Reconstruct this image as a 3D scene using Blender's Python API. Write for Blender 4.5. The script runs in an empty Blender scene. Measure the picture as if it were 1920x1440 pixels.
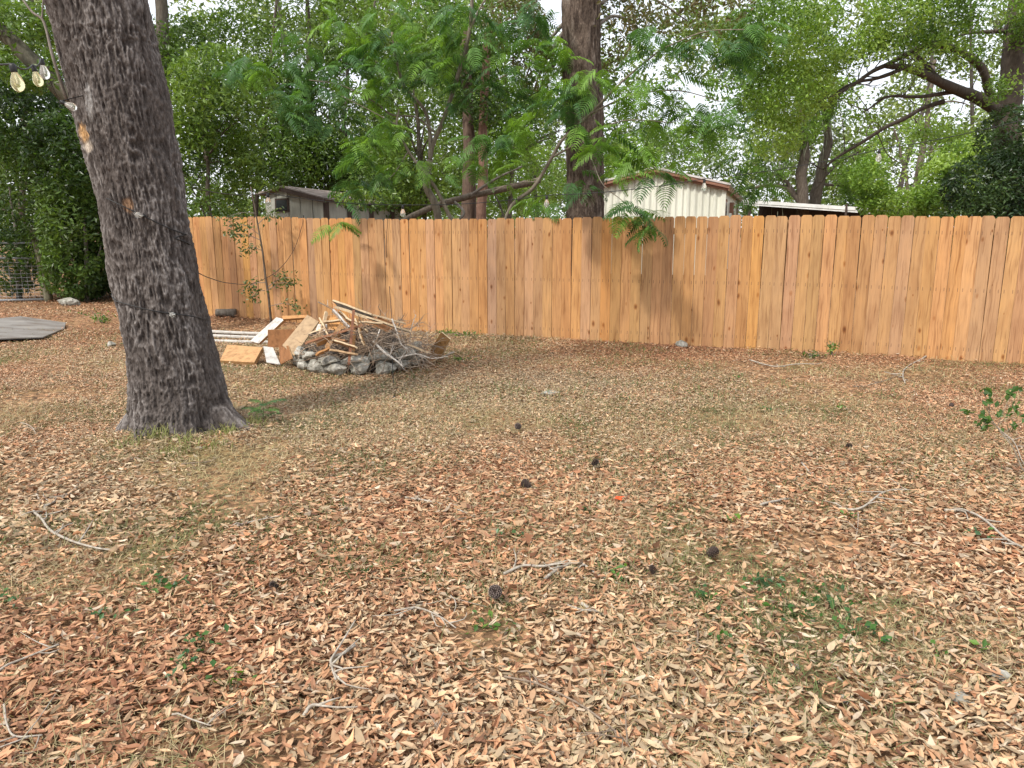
import bpy, math, random
import numpy as np
from mathutils import Vector, Matrix

R = math.radians
rng = np.random.default_rng(7)
random.seed(7)
scene = bpy.context.scene
COL = scene.collection

# ------------------------------------------------------------------ camera
CAM_Z = 1.61
F = 1417.0                      # focal length in photograph pixels (1920 wide)
PITCH = math.atan(288.0 / F)
cam_d = bpy.data.cameras.new('camera')
cam_d.sensor_width = 36.0
cam_d.lens = 36.0 * F / 1920.0
cam_d.clip_start = 0.05
cam_d.clip_end = 2000
cam = bpy.data.objects.new('camera', cam_d)
COL.objects.link(cam)
cam.location = (0, 0, CAM_Z)
cam.rotation_euler = (math.pi / 2 - PITCH, 0, 0)
scene.camera = cam

# ------------------------------------------------------------------ sky + sun
SUN_EL, SUN_AZ = R(52), R(-135)         # azimuth measured from +Y towards +X: the sun stands behind the camera, to the left
world = bpy.data.worlds.new('World')
scene.world = world
world.use_nodes = True
wn = world.node_tree
sky = wn.nodes.new('ShaderNodeTexSky')
sky.sky_type = 'NISHITA'
sky.sun_disc = False
sky.sun_elevation = SUN_EL
sky.sun_rotation = SUN_AZ
sky.air_density = 1.0
sky.dust_density = 5.0
sky.ozone_density = 1.0
veil = wn.nodes.new('ShaderNodeMix')          # thin even cloud over the whole sky
veil.data_type = 'RGBA'
veil.inputs[0].default_value = 0.72
wn.links.new(sky.outputs['Color'], veil.inputs[6])
veil.inputs[7].default_value = (7.6, 7.8, 8.2, 1)
wn.links.new(veil.outputs[2], wn.nodes['Background'].inputs['Color'])
wn.nodes['Background'].inputs['Strength'].default_value = 0.15
sd = bpy.data.lights.new('sun', 'SUN')
sd.energy = 2.9
sd.angle = R(5.0)
sd.color = (1.0, 0.95, 0.87)
sun = bpy.data.objects.new('sun', sd)
COL.objects.link(sun)
S = Vector((math.sin(SUN_AZ) * math.cos(SUN_EL), math.cos(SUN_AZ) * math.cos(SUN_EL), math.sin(SUN_EL)))
sun.rotation_euler = S.to_track_quat('Z', 'Y').to_euler()
sun.location = (-6, -6, 14)

scene.render.engine = 'CYCLES'
scene.view_settings.view_transform = 'Standard'
scene.view_settings.look = 'None'
scene.view_settings.exposure = 0.52
scene.view_settings.gamma = 1.0
scene.view_settings.use_curve_mapping = False
cy = scene.cycles
cy.max_bounces = 6
cy.diffuse_bounces = 3
cy.glossy_bounces = 2
cy.transmission_bounces = 4
cy.transparent_max_bounces = 4
cy.use_denoising = True
cy.sample_clamp_indirect = 6.0

# ------------------------------------------------------------------ helpers
cp, sp = math.cos(PITCH), math.sin(PITCH)


def ray(u, v):
    x = (u - 960.0) / F
    y = -(v - 720.0) / F
    return np.array([x, cp + y * sp, -sp + y * cp])


def gh(x, y):
    """height of the yard at (x, y): nearly level"""
    return 0.014 * np.sin(x * 0.9 + 0.4) * np.cos(y * 0.8) + 0.010 * np.sin(x * 2.3 + y * 1.7) + 0.045 * np.exp(-((np.hypot(x + 2.55, y - 6.0) - .42) / .28) ** 2) + 0.13 * np.exp(-((x + 5.6) / 1.9) ** 2 - ((y - 13.1) / 1.3) ** 2)


def G0(u, v, z=0.0):
    d = ray(u, v)
    p = np.array([0, 0, CAM_Z]) + d * ((z - CAM_Z) / d[2])
    return np.array([p[0], p[1], z])


def G(u, v):
    """the point of the yard's surface seen at photo pixel (u, v)"""
    z = 0.0
    for _ in range(6):
        p = G0(u, v, z)
        z = float(gh(p[0], p[1]))
    return np.array([p[0], p[1], z])


def P(u, v, Y):
    d = ray(u, v)
    return np.array([0, 0, CAM_Z]) + d * (Y / d[1])


def nrm(a):
    return a / np.maximum(np.linalg.norm(a, axis=-1, keepdims=True), 1e-9)


_T = np.random.default_rng(3).random((32, 32, 32))


def vn(p):
    """value noise, p (N,3) -> 0..1"""
    p = np.asarray(p, float)
    i = np.floor(p).astype(int)
    f = p - i
    f = f * f * (3 - 2 * f)
    i0 = i & 31
    i1 = (i + 1) & 31
    x0, y0, z0 = i0.T
    x1, y1, z1 = i1.T
    fx, fy, fz = f.T
    a = _T[x0, y0, z0] * (1 - fx) + _T[x1, y0, z0] * fx
    b = _T[x0, y1, z0] * (1 - fx) + _T[x1, y1, z0] * fx
    c = _T[x0, y0, z1] * (1 - fx) + _T[x1, y0, z1] * fx
    d = _T[x0, y1, z1] * (1 - fx) + _T[x1, y1, z1] * fx
    return (a * (1 - fy) + b * fy) * (1 - fz) + (c * (1 - fy) + d * fy) * fz


def fbm(p, o=3):
    p = np.asarray(p, float)
    s, a, t = 0, 1.0, 0
    for k in range(o):
        s = s + a * vn(p * (2.03 ** k) + 7.3 * k)
        t += a
        a *= 0.5
    return s / t


class MB:
    """collects vertices, quads and triangles with a colour per face, then links ONE mesh"""

    def __init__(self):
        self.v, self.f, self.n = [], {3: [], 4: []}, 0
        self.c = {3: [], 4: []}

    def add(self, v, f, col=(1, 1, 1)):
        v = np.asarray(v, float).reshape(-1, 3)
        f = np.asarray(f, int)
        k = f.shape[1]
        self.v.append(v)
        self.f[k].append(f + self.n)
        c = np.asarray(col, float)
        if c.ndim == 1:
            c = np.repeat(c[None, :], len(f), 0)
        self.c[k].append(c)
        self.n += len(v)

    def more(self, f, col=(1, 1, 1)):
        """further faces on the vertices added last"""
        f = np.asarray(f, int)
        k = f.shape[1]
        base = self.n - len(self.v[-1])
        self.f[k].append(f + base)
        c = np.asarray(col, float)
        if c.ndim == 1:
            c = np.repeat(c[None, :], len(f), 0)
        self.c[k].append(c)

    def mesh(self, name, smooth=False, vcol=None):
        me = bpy.data.meshes.new(name)
        v = np.concatenate(self.v) if self.v else np.zeros((0, 3))
        loops, starts, cols, s = [], [], [], 0
        for k in (3, 4):
            if self.f[k]:
                f = np.concatenate(self.f[k])
                loops.append(f.ravel())
                starts.append(s + np.arange(len(f)) * k)
                s += f.size
                cols.append(np.concatenate(self.c[k]))
        loops = np.concatenate(loops)
        starts = np.concatenate(starts)
        cols = np.concatenate(cols)
        me.vertices.add(len(v))
        me.vertices.foreach_set('co', v.ravel().astype(np.float32))
        me.loops.add(len(loops))
        me.loops.foreach_set('vertex_index', loops.astype(np.int32))
        me.polygons.add(len(starts))
        me.polygons.foreach_set('loop_start', starts.astype(np.int32))
        me.polygons.foreach_set('use_smooth', np.full(len(starts), bool(smooth)))
        me.update(calc_edges=True)
        if vcol is None:
            a = me.attributes.new('tint', 'FLOAT_COLOR', 'FACE')
            rgba = np.concatenate([cols, np.ones((len(cols), 1))], 1)
        else:
            a = me.attributes.new('tint', 'FLOAT_COLOR', 'POINT')
            rgba = np.concatenate([vcol, np.ones((len(vcol), 1))], 1)
        a.data.foreach_set('color', rgba.ravel().astype(np.float32))
        me.validate()
        return me

    def build(self, name, mat, parent=None, smooth=False, vcol=None, **tags):
        return link(name, self.mesh(name, smooth, vcol), mat, parent, **tags)


def link(name, me, mat=None, parent=None, **tags):
    o = bpy.data.objects.new(name, me)
    if mat is not None and not me.materials:
        me.materials.append(mat)
    COL.objects.link(o)
    if parent is not None:
        o.parent = parent
        o.matrix_parent_inverse = Matrix.Translation(-parent.location)
    for k, val in tags.items():
        if val is not None:
            o[k] = val
    return o


def thing(name, loc, label, category, group=None):
    e = bpy.data.objects.new(name, None)
    e.empty_display_size = 0.2
    e.location = Vector([float(x) for x in loc])
    COL.objects.link(e)
    e['label'] = label
    e['category'] = category
    if group:
        e['group'] = group
    return e


def frames(p):
    """parallel transport frames along a polyline"""
    t = np.gradient(p, axis=0)
    t = nrm(t)
    a = np.zeros_like(p)
    ref = np.array([1.0, 0, 0]) if abs(t[0][0]) < 0.8 else np.array([0, 1.0, 0])
    prev = ref - t[0] * ref.dot(t[0])
    for i in range(len(p)):
        prev = prev - t[i] * prev.dot(t[i])
        prev = prev / max(np.linalg.norm(prev), 1e-9)
        a[i] = prev
    b = np.cross(t, a)
    return t, a, b


def smoothline(pts, n):
    """Catmull-Rom resampling of rows (any number of columns)"""
    p = np.asarray(pts, float)
    if len(p) < 3:
        s = np.linspace(0, 1, n)[:, None]
        return p[0] * (1 - s) + p[-1] * s
    q = np.vstack([2 * p[0] - p[1], p, 2 * p[-1] - p[-2]])
    u = np.linspace(0, len(p) - 1 - 1e-6, n)
    i = u.astype(int)
    f = (u - i)[:, None]
    p0, p1, p2, p3 = q[i], q[i + 1], q[i + 2], q[i + 3]
    return 0.5 * (2 * p1 + (p2 - p0) * f + (2 * p0 - 5 * p1 + 4 * p2 - p3) * f ** 2 + (3 * p1 - p0 - 3 * p2 + p3) * f ** 3)


def tube(mb, pts, rad, sides=6, col=(1, 1, 1), rough=0.0, cap=True):
    p = np.asarray(pts, float)
    n = len(p)
    rad = np.broadcast_to(np.asarray(rad, float), (n,)) if np.ndim(rad) else np.full(n, float(rad))
    _, a, b = frames(p)
    th = np.arange(sides) * 2 * np.pi / sides
    ring = np.cos(th)[None, :, None] * a[:, None, :] + np.sin(th)[None, :, None] * b[:, None, :]
    rr = rad[:, None, None]
    if rough:
        rr = rr * (1 + rough * (vn((p[:, None, :] + ring * 0.3).reshape(-1, 3) * 6) - 0.5).reshape(n, sides, 1) * 2)
    v = (p[:, None, :] + ring * rr).reshape(-1, 3)
    i = np.arange(n - 1)[:, None] * sides
    j = np.arange(sides)[None, :]
    k = (j + 1) % sides
    f = np.stack([i + j, i + k, i + sides + k, i + sides + j], -1).reshape(-1, 4)
    if cap:
        v = np.vstack([v, p[0], p[-1]])
        mb.add(v, f, col)
        c0, c1 = n * sides, n * sides + 1
        j = np.arange(sides)
        k = (j + 1) % sides
        t0 = np.stack([np.full(sides, c0), k, j], -1)
        t1 = np.stack([np.full(sides, c1), (n - 1) * sides + j, (n - 1) * sides + k], -1)
        mb.more(np.vstack([t0, t1]), col)
    else:
        mb.add(v, f, col)


BOXF = [(0, 3, 2, 1), (4, 5, 6, 7), (0, 1, 5, 4), (1, 2, 6, 5), (2, 3, 7, 6), (3, 0, 4, 7)]


def slab(mb, c, ax, ay, az, col=(1, 1, 1)):
    """box from centre and three half-axis vectors"""
    c, ax, ay, az = (np.asarray(q, float) for q in (c, ax, ay, az))
    v = [c - ax - ay - az, c + ax - ay - az, c + ax + ay - az, c - ax + ay - az,
         c - ax - ay + az, c + ax - ay + az, c + ax + ay + az, c - ax + ay + az]
    mb.add(v, BOXF, col)


def box(mb, x0, x1, y0, y1, z0, z1, col=(1, 1, 1)):
    slab(mb, ((x0 + x1) / 2, (y0 + y1) / 2, (z0 + z1) / 2), ((x1 - x0) / 2, 0, 0), (0, (y1 - y0) / 2, 0), (0, 0, (z1 - z0) / 2), col)


def bevel(o, w=0.004, seg=2):
    m = o.modifiers.new('bevel', 'BEVEL')
    m.width = w
    m.segments = seg
    m.limit_method = 'ANGLE'
    return o


# ------------------------------------------------------------------ materials
def newmat(name):
    m = bpy.data.materials.new(name)
    m.use_nodes = True
    nt = m.node_tree
    b = nt.nodes['Principled BSDF']
    return m, nt, b, nt.links


def nd(nt, typ, **kw):
    n = nt.nodes.new(typ)
    for k, v in kw.items():
        if k == 'ins':
            for kk, vv in v.items():
                n.inputs[kk].default_value = vv
        else:
            setattr(n, k, v)
    return n


def ramp(nt, stops):
    r = nt.nodes.new('ShaderNodeValToRGB')
    e = r.color_ramp.elements
    while len(e) > 1:
        e.remove(e[-1])
    e[0].position, e[0].color = stops[0][0], (*stops[0][1], 1)
    for p, c in stops[1:]:
        x = e.new(p)
        x.color = (*c, 1)
    return r


def mixc(nt, typ, fac, a, b):
    m = nt.nodes.new('ShaderNodeMix')
    m.data_type = 'RGBA'
    m.blend_type = typ
    m.clamp_factor = True
    for sock, val in ((m.inputs[0], fac), (m.inputs[6], a), (m.inputs[7], b)):
        if hasattr(val, 'is_output') or hasattr(val, 'links'):
            nt.links.new(val, sock)
        elif isinstance(val, (int, float)):
            sock.default_value = val
        else:
            sock.default_value = (*val, 1)
    return m.outputs[2]


def leaf_material(name, rough=0.42, trans=0.35, spec=0.5, warm=(1.25, 1.25, 0.6)):
    m, nt, b, L = newmat(name)
    at = nd(nt, 'ShaderNodeAttribute', attribute_name='tint')
    no = nd(nt, 'ShaderNodeTexNoise', ins={'Scale': 9.0, 'Detail': 2.0})
    L.new(nd(nt, 'ShaderNodeNewGeometry').outputs['Position'], no.inputs['Vector'])
    rp = ramp(nt, [(0.3, (0.78, 0.78, 0.78)), (0.7, (1.15, 1.15, 1.15))])
    L.new(no.outputs['Fac'], rp.inputs['Fac'])
    c = mixc(nt, 'MULTIPLY', 1.0, at.outputs['Color'], rp.outputs['Color'])
    L.new(c, b.inputs['Base Color'])
    b.inputs['Roughness'].default_value = rough
    b.inputs['Specular IOR Level'].default_value = spec
    tr = nd(nt, 'ShaderNodeBsdfTranslucent')
    c2 = mixc(nt, 'MULTIPLY', 1.0, c, warm)
    L.new(c2, tr.inputs['Color'])
    mx = nd(nt, 'ShaderNodeMixShader', ins={'Fac': trans})
    L.new(b.outputs[0], mx.inputs[1])
    L.new(tr.outputs[0], mx.inputs[2])
    L.new(mx.outputs[0], nt.nodes['Material Output'].inputs['Surface'])
    return m


def noise_material(name, stops, scale=6.0, stretch=(1, 1, 1), rough=0.85, bump=0.3, detail=6.0, tint=False, spec=0.3, dist=0.02, coord='Object'):
    m, nt, b, L = newmat(name)
    tc = nd(nt, 'ShaderNodeTexCoord')
    mp = nd(nt, 'ShaderNodeMapping')
    mp.inputs['Scale'].default_value = stretch
    L.new(tc.outputs[coord], mp.inputs['Vector'])
    no = nd(nt, 'ShaderNodeTexNoise', ins={'Scale': scale, 'Detail': detail, 'Roughness': 0.65})
    L.new(mp.outputs['Vector'], no.inputs['Vector'])
    rp = ramp(nt, stops)
    L.new(no.outputs['Fac'], rp.inputs['Fac'])
    c = rp.outputs['Color']
    if tint:
        at = nd(nt, 'ShaderNodeAttribute', attribute_name='tint')
        c = mixc(nt, 'MULTIPLY', 1.0, c, at.outputs['Color'])
    L.new(c, b.inputs['Base Color'])
    b.inputs['Roughness'].default_value = rough
    b.inputs['Specular IOR Level'].default_value = spec
    if bump:
        bp = nd(nt, 'ShaderNodeBump', ins={'Strength': bump, 'Distance': dist})
        L.new(no.outputs['Fac'], bp.inputs['Height'])
        L.new(bp.outputs['Normal'], b.inputs['Normal'])
    return m


def picket_material():
    m, nt, b, L = newmat('cedar_picket')
    tc = nd(nt, 'ShaderNodeTexCoord')
    oi = nd(nt, 'ShaderNodeObjectInfo')
    off = nd(nt, 'ShaderNodeVectorMath', operation='SCALE')
    off.inputs[0].default_value = (37.0, 91.0, 53.0)
    L.new(oi.outputs['Random'], off.inputs['Scale'])
    ad = nd(nt, 'ShaderNodeVectorMath', operation='ADD')
    L.new(tc.outputs['Object'], ad.inputs[0])
    L.new(off.outputs[0], ad.inputs[1])
    # warp so that the grain bends round the knots
    wz = nd(nt, 'ShaderNodeTexNoise', ins={'Scale': 3.5, 'Detail': 2.0})
    L.new(ad.outputs[0], wz.inputs['Vector'])
    wsub = nd(nt, 'ShaderNodeVectorMath', operation='MULTIPLY_ADD')
    wsub.inputs[1].default_value = (0.05, 0.0, 0.05)
    L.new(wz.outputs['Color'], wsub.inputs[0])
    L.new(ad.outputs[0], wsub.inputs[2])
    mp = nd(nt, 'ShaderNodeMapping')
    mp.inputs['Scale'].default_value = (42, 10, 1.6)
    L.new(wsub.outputs[0], mp.inputs['Vector'])
    g = nd(nt, 'ShaderNodeTexNoise', ins={'Scale': 1.0, 'Detail': 5.0, 'Roughness': 0.6, 'Distortion': 0.8})
    L.new(mp.outputs['Vector'], g.inputs['Vector'])
    gr = ramp(nt, [(0.28, (0.56, 0.47, 0.40)), (0.47, (1.0, 1.0, 1.0)), (0.75, (1.20, 1.19, 1.16))])
    L.new(g.outputs['Fac'], gr.inputs['Fac'])
    base = mixc(nt, 'MULTIPLY', 1.0, oi.outputs['Color'], gr.outputs['Color'])
    # broad blotches: sun-bleached and browner patches
    bl = nd(nt, 'ShaderNodeTexNoise', ins={'Scale': 4.0, 'Detail': 3.0})
    mb_ = nd(nt, 'ShaderNodeMapping')
    mb_.inputs['Scale'].default_value = (2.5, 1, 0.7)
    L.new(ad.outputs[0], mb_.inputs['Vector'])
    L.new(mb_.outputs['Vector'], bl.inputs['Vector'])
    br = ramp(nt, [(0.34, (0.86, 0.82, 0.80)), (0.52, (1, 1, 1)), (0.72, (1.10, 1.08, 1.02))])
    L.new(bl.outputs['Fac'], br.inputs['Fac'])
    base = mixc(nt, 'MULTIPLY', 1.0, base, br.outputs['Color'])
    # knots
    kmp = nd(nt, 'ShaderNodeMapping')
    kmp.inputs['Scale'].default_value = (8.0, 0.001, 4.2)
    L.new(wsub.outputs[0], kmp.inputs['Vector'])
    vo = nd(nt, 'ShaderNodeTexVoronoi', ins={'Scale': 1.0, 'Randomness': 1.0})
    L.new(kmp.outputs['Vector'], vo.inputs['Vector'])
    sep = nd(nt, 'ShaderNodeSeparateColor')
    L.new(vo.outputs['Color'], sep.inputs['Color'])
    thr = nd(nt, 'ShaderNodeMath', operation='MULTIPLY')      # only some cells hold a knot, of differing size
    pw = nd(nt, 'ShaderNodeMath', operation='POWER')
    pw.inputs[1].default_value = 1.25
    L.new(sep.outputs['Red'], pw.inputs[0])
    thr.inputs[1].default_value = 0.25
    L.new(pw.outputs[0], thr.inputs[0])
    dv = nd(nt, 'ShaderNodeMath', operation='DIVIDE')
    L.new(vo.outputs['Distance'], dv.inputs[0])
    L.new(thr.outputs[0], dv.inputs[1])
    kr = ramp(nt, [(0.0, (0.26, 0.16, 0.12)), (0.40, (0.42, 0.28, 0.20)), (0.62, (0.72, 0.56, 0.42)), (1.0, (1, 1, 1))])
    L.new(dv.outputs[0], kr.inputs['Fac'])
    base = mixc(nt, 'MULTIPLY', 0.9, base, kr.outputs['Color'])
    # rust streaks under the nails of the three rails, 2 nails per rail
    sx = nd(nt, 'ShaderNodeSeparateXYZ')
    L.new(tc.outputs['Object'], sx.inputs[0])
    ax = nd(nt, 'ShaderNodeMath', operation='ABSOLUTE')
    L.new(sx.outputs['X'], ax.inputs[0])
    ax2 = nd(nt, 'ShaderNodeMath', operation='SUBTRACT')
    ax2.inputs[1].default_value = 0.045
    L.new(ax.outputs[0], ax2.inputs[0])
    ax3 = nd(nt, 'ShaderNodeMath', operation='ABSOLUTE')
    L.new(ax2.outputs[0], ax3.inputs[0])
    lx = nd(nt, 'ShaderNodeMath', operation='LESS_THAN')
    lx.inputs[1].default_value = 0.0045
    L.new(ax3.outputs[0], lx.inputs[0])
    tot = None
    for zc in (0.16, 0.90, 1.60):
        s1 = nd(nt, 'ShaderNodeMath', operation='SUBTRACT')
        s1.inputs[1].default_value = zc
        L.new(sx.outputs['Z'], s1.inputs[0])
        s2 = nd(nt, 'ShaderNodeMath', operation='ABSOLUTE')
        L.new(s1.outputs[0], s2.inputs[0])
        s3 = nd(nt, 'ShaderNodeMath', operation='LESS_THAN')
        s3.inputs[1].default_value = 0.022
        L.new(s2.outputs[0], s3.inputs[0])
        if tot is None:
            tot = s3.outputs[0]
        else:
            a_ = nd(nt, 'ShaderNodeMath', operation='ADD')
            L.new(tot, a_.inputs[0])
            L.new(s3.outputs[0], a_.inputs[1])
            tot = a_.outputs[0]
    nm = nd(nt, 'ShaderNodeMath', operation='MULTIPLY')
    L.new(tot, nm.inputs[0])
    L.new(lx.outputs[0], nm.inputs[1])
    nm2 = nd(nt, 'ShaderNodeMath', operation='MULTIPLY')
    nm2.inputs[1].default_value = 0.6
    L.new(nm.outputs[0], nm2.inputs[0])
    base = mixc(nt, 'MIX', nm2.outputs[0], base, (0.12, 0.07, 0.045))
    L.new(base, b.inputs['Base Color'])
    b.inputs['Roughness'].default_value = 0.78
    b.inputs['Specular IOR Level'].default_value = 0.25
    bp = nd(nt, 'ShaderNodeBump', ins={'Strength': 0.35, 'Distance': 0.004})
    L.new(g.outputs['Fac'], bp.inputs['Height'])
    L.new(bp.outputs['Normal'], b.inputs['Normal'])
    return m


def ground_material():
    m, nt, b, L = newmat('soil_and_litter')
    geo = nd(nt, 'ShaderNodeNewGeometry')
    n1 = nd(nt, 'ShaderNodeTexNoise', ins={'Scale': 0.7, 'Detail': 5.0})
    n2 = nd(nt, 'ShaderNodeTexVoronoi', ins={'Scale': 26.0})
    n3 = nd(nt, 'ShaderNodeTexNoise', ins={'Scale': 45.0, 'Detail': 4.0})
    for n in (n1, n2, n3):
        L.new(geo.outputs['Position'], n.inputs['Vector'])
    r1 = ramp(nt, [(0.3, (0.15, 0.095, 0.055)), (0.55, (0.23, 0.15, 0.09)), (0.75, (0.17, 0.15, 0.07))])
    L.new(n1.outputs['Fac'], r1.inputs['Fac'])
    sp_ = nd(nt, 'ShaderNodeSeparateColor')
    L.new(n2.outputs['Color'], sp_.inputs['Color'])
    r2 = ramp(nt, [(0.0, (0.45, 0.42, 0.4)), (0.5, (1.1, 1.0, 0.9)), (1.0, (1.9, 1.7, 1.5))])
    L.new(sp_.outputs['Red'], r2.inputs['Fac'])
    c = mixc(nt, 'MULTIPLY', 1.0, r1.outputs['Color'], r2.outputs['Color'])
    r3 = ramp(nt, [(0.3, (0.6, 0.6, 0.6)), (0.7, (1.2, 1.2, 1.2))])
    L.new(n3.outputs['Fac'], r3.inputs['Fac'])
    c = mixc(nt, 'MULTIPLY', 1.0, c, r3.outputs['Color'])
    L.new(c, b.inputs['Base Color'])
    b.inputs['Roughness'].default_value = 0.95
    b.inputs['Specular IOR Level'].default_value = 0.1
    bp = nd(nt, 'ShaderNodeBump', ins={'Strength': 0.6, 'Distance': 0.02})
    L.new(n3.outputs['Fac'], bp.inputs['Height'])
    L.new(bp.outputs['Normal'], b.inputs['Normal'])
    return m


def tint_material(name, rough=0.8, spec=0.25, noise=14.0, bump=0.25, dist=0.01):
    return noise_material(name, [(0.28, (0.52, 0.48, 0.44)), (0.5, (0.95, 0.94, 0.92)), (0.75, (1.18, 1.16, 1.12))], noise, rough=rough, spec=spec, bump=bump, tint=True, dist=dist, coord='Object')


def bark_material(name):
    """bark: colour comes from the mesh's tint, with fine grey flecks on top"""
    m, nt, b, L = newmat(name)
    at = nd(nt, 'ShaderNodeAttribute', attribute_name='tint')
    geo = nd(nt, 'ShaderNodeNewGeometry')
    mp = nd(nt, 'ShaderNodeMapping')
    mp.inputs['Scale'].default_value = (1, 1, 0.45)
    L.new(geo.outputs['Position'], mp.inputs['Vector'])
    n = nd(nt, 'ShaderNodeTexNoise', ins={'Scale': 60.0, 'Detail': 6.0, 'Roughness': 0.7})
    L.new(mp.outputs['Vector'], n.inputs['Vector'])
    r = ramp(nt, [(0.32, (0.48, 0.44, 0.42)), (0.50, (1, 1, 1)), (0.66, (1.6, 1.6, 1.6))])
    L.new(n.outputs['Fac'], r.inputs['Fac'])
    c = mixc(nt, 'MULTIPLY', 1.0, at.outputs['Color'], r.outputs['Color'])
    L.new(c, b.inputs['Base Color'])
    b.inputs['Roughness'].default_value = 0.9
    b.inputs['Specular IOR Level'].default_value = 0.2
    bp = nd(nt, 'ShaderNodeBump', ins={'Strength': 0.7, 'Distance': 0.012})
    L.new(n.outputs['Fac'], bp.inputs['Height'])
    L.new(bp.outputs['Normal'], b.inputs['Normal'])
    return m


M = {}
M['ground'] = ground_material()
M['picket'] = picket_material()
M['rail'] = noise_material('rail_wood', [(0.3, (0.30, 0.17, 0.08)), (0.7, (0.45, 0.27, 0.13))], 8, (1, 1, 8))
M['litter'] = leaf_material('dry_leaf', 0.62, 0.12, 0.35, (1.1, 0.95, 0.7))
M['grass'] = leaf_material('grass_blade', 0.6, 0.25, 0.3, (1.1, 1.1, 0.6))
M['leaf'] = leaf_material('green_leaf', 0.40, 0.38, 0.5)
M['frond'] = leaf_material('mimosa_leaf', 0.5, 0.40, 0.35)
M['bark'] = bark_material('oak_bark')
M['bark_plain'] = noise_material('thin_bark', [(0.25, (0.10, 0.085, 0.07)), (0.5, (0.19, 0.165, 0.14)), (0.75, (0.30, 0.28, 0.25))], 22, (1, 1, 0.3), bump=0.6, tint=True)
M['twig'] = noise_material('lichen_twig', [(0.3, (0.30, 0.26, 0.22)), (0.5, (0.50, 0.47, 0.42)), (0.7, (0.68, 0.67, 0.62))], 40, bump=0.4, tint=True)
M['stone'] = noise_material('limestone', [(0.30, (0.11, 0.11, 0.085)), (0.44, (0.22, 0.21, 0.175)), (0.55, (0.35, 0.335, 0.29)), (0.70, (0.56, 0.54, 0.48))], 10, bump=0.7, detail=10, dist=0.03)
M['debris'] = tint_material('scrap_wood')
M['steel'] = noise_material('galvanised_steel', [(0.3, (0.26, 0.27, 0.28)), (0.7, (0.42, 0.43, 0.44))], 30, rough=0.42, bump=0.05, spec=0.5)
M['cord'] = noise_material('black_cord', [(0.3, (0.012, 0.012, 0.012)), (0.7, (0.03, 0.03, 0.03))], 20, rough=0.5, bump=0.0)
M['siding'] = noise_material('cream_metal_siding', [(0.3, (0.56, 0.57, 0.49)), (0.6, (0.68, 0.69, 0.60)), (0.8, (0.74, 0.74, 0.66))], 2.5, (1, 1, 0.25), rough=0.45, bump=0.04, spec=0.4)
M['trim'] = noise_material('brown_trim', [(0.3, (0.17, 0.085, 0.055)), (0.7, (0.30, 0.15, 0.10))], 5, (1, 1, 6), rough=0.6, bump=0.1)
M['shedroof'] = noise_material('rusty_roof_sheet', [(0.3, (0.10, 0.08, 0.07)), (0.55, (0.24, 0.20, 0.18)), (0.75, (0.42, 0.36, 0.33))], 5, rough=0.7, bump=0.2)
M['rooftop'] = noise_material('roof_metal', [(0.3, (0.30, 0.24, 0.22)), (0.55, (0.55, 0.52, 0.50)), (0.75, (0.72, 0.70, 0.68))], 4, rough=0.55, bump=0.1)
M['darkwall'] = noise_material('dark_boarding', [(0.3, (0.045, 0.032, 0.028)), (0.7, (0.085, 0.06, 0.05))], 6, (6, 1, 0.5), rough=0.8, bump=0.2)
M['fascia'] = noise_material('white_fascia', [(0.3, (0.52, 0.52, 0.50)), (0.7, (0.72, 0.72, 0.70))], 4, rough=0.5, bump=0.05)
M['shedwall'] = noise_material('weathered_panel', [(0.3, (0.25, 0.255, 0.225)), (0.55, (0.37, 0.375, 0.335)), (0.8, (0.47, 0.47, 0.43))], 5, (2, 1, 0.4), rough=0.8, bump=0.15)
M['glass_dark'] = noise_material('window_pane', [(0.3, (0.03, 0.035, 0.04)), (0.7, (0.06, 0.065, 0.07))], 3, rough=0.08, bump=0.0, spec=0.8)
M['cone'] = tint_material('pine_cone_scale', 0.8, 0.2, 60)
M['moss'] = leaf_material('hanging_moss', 0.8, 0.2, 0.1, (1, 1, 0.9))
gm, gnt, gb, gL = newmat('bulb_glass')
gb.inputs['Base Color'].default_value = (0.97, 0.96, 0.90, 1)
gb.inputs['Roughness'].default_value = 0.03
gb.inputs['Transmission Weight'].default_value = 0.85
gb.inputs['IOR'].default_value = 1.12
M['bulb'] = gm
gm, gnt, gb, gL = newmat('amber_bulb_glass')
gb.inputs['Base Color'].default_value = (0.97, 0.92, 0.60, 1)
gb.inputs['Roughness'].default_value = 0.08
gb.inputs['Transmission Weight'].default_value = 0.8
gb.inputs['IOR'].default_value = 1.15
M['bulb_amber'] = gm

# ------------------------------------------------------------------ the setting: ground
def axis(lo, hi, near, step, far):
    a = list(np.arange(-near, near + 1e-6, step))
    x, s = near, step
    while x < far:
        s *= 1.35
        x += s
        a.append(x)
        a.insert(0, -x)
    return np.array(a)


gx = axis(0, 0, 14, 0.25, 500)
gy = axis(0, 0, 14, 0.25, 500) + 8
X, Y = np.meshgrid(gx, gy)
fade = np.clip(1.6 - np.hypot(X, Y - 8) / 30, 0, 1)
Z = gh(X, Y) * fade
mb = MB()
nx, ny = len(gx), len(gy)
ii = np.arange(ny - 1)[:, None] * nx + np.arange(nx - 1)[None, :]
mb.add(np.stack([X, Y, Z], -1).reshape(-1, 3), np.stack([ii, ii + 1, ii + nx + 1, ii + nx], -1).reshape(-1, 4))
mb.build('ground', M['ground'], smooth=True, kind='structure', label='sandy yard soil under leaf litter')

# ------------------------------------------------------------------ fence
fa, fb = G0(300, 597.5)[:2], G0(1920, 681)[:2]
fdir = (fb - fa) / np.linalg.norm(fb - fa)
fnorm = np.array([fdir[1], -fdir[0]])           # towards the yard
FANG = math.atan2(fdir[1], fdir[0])
FH = 1.80


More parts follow.
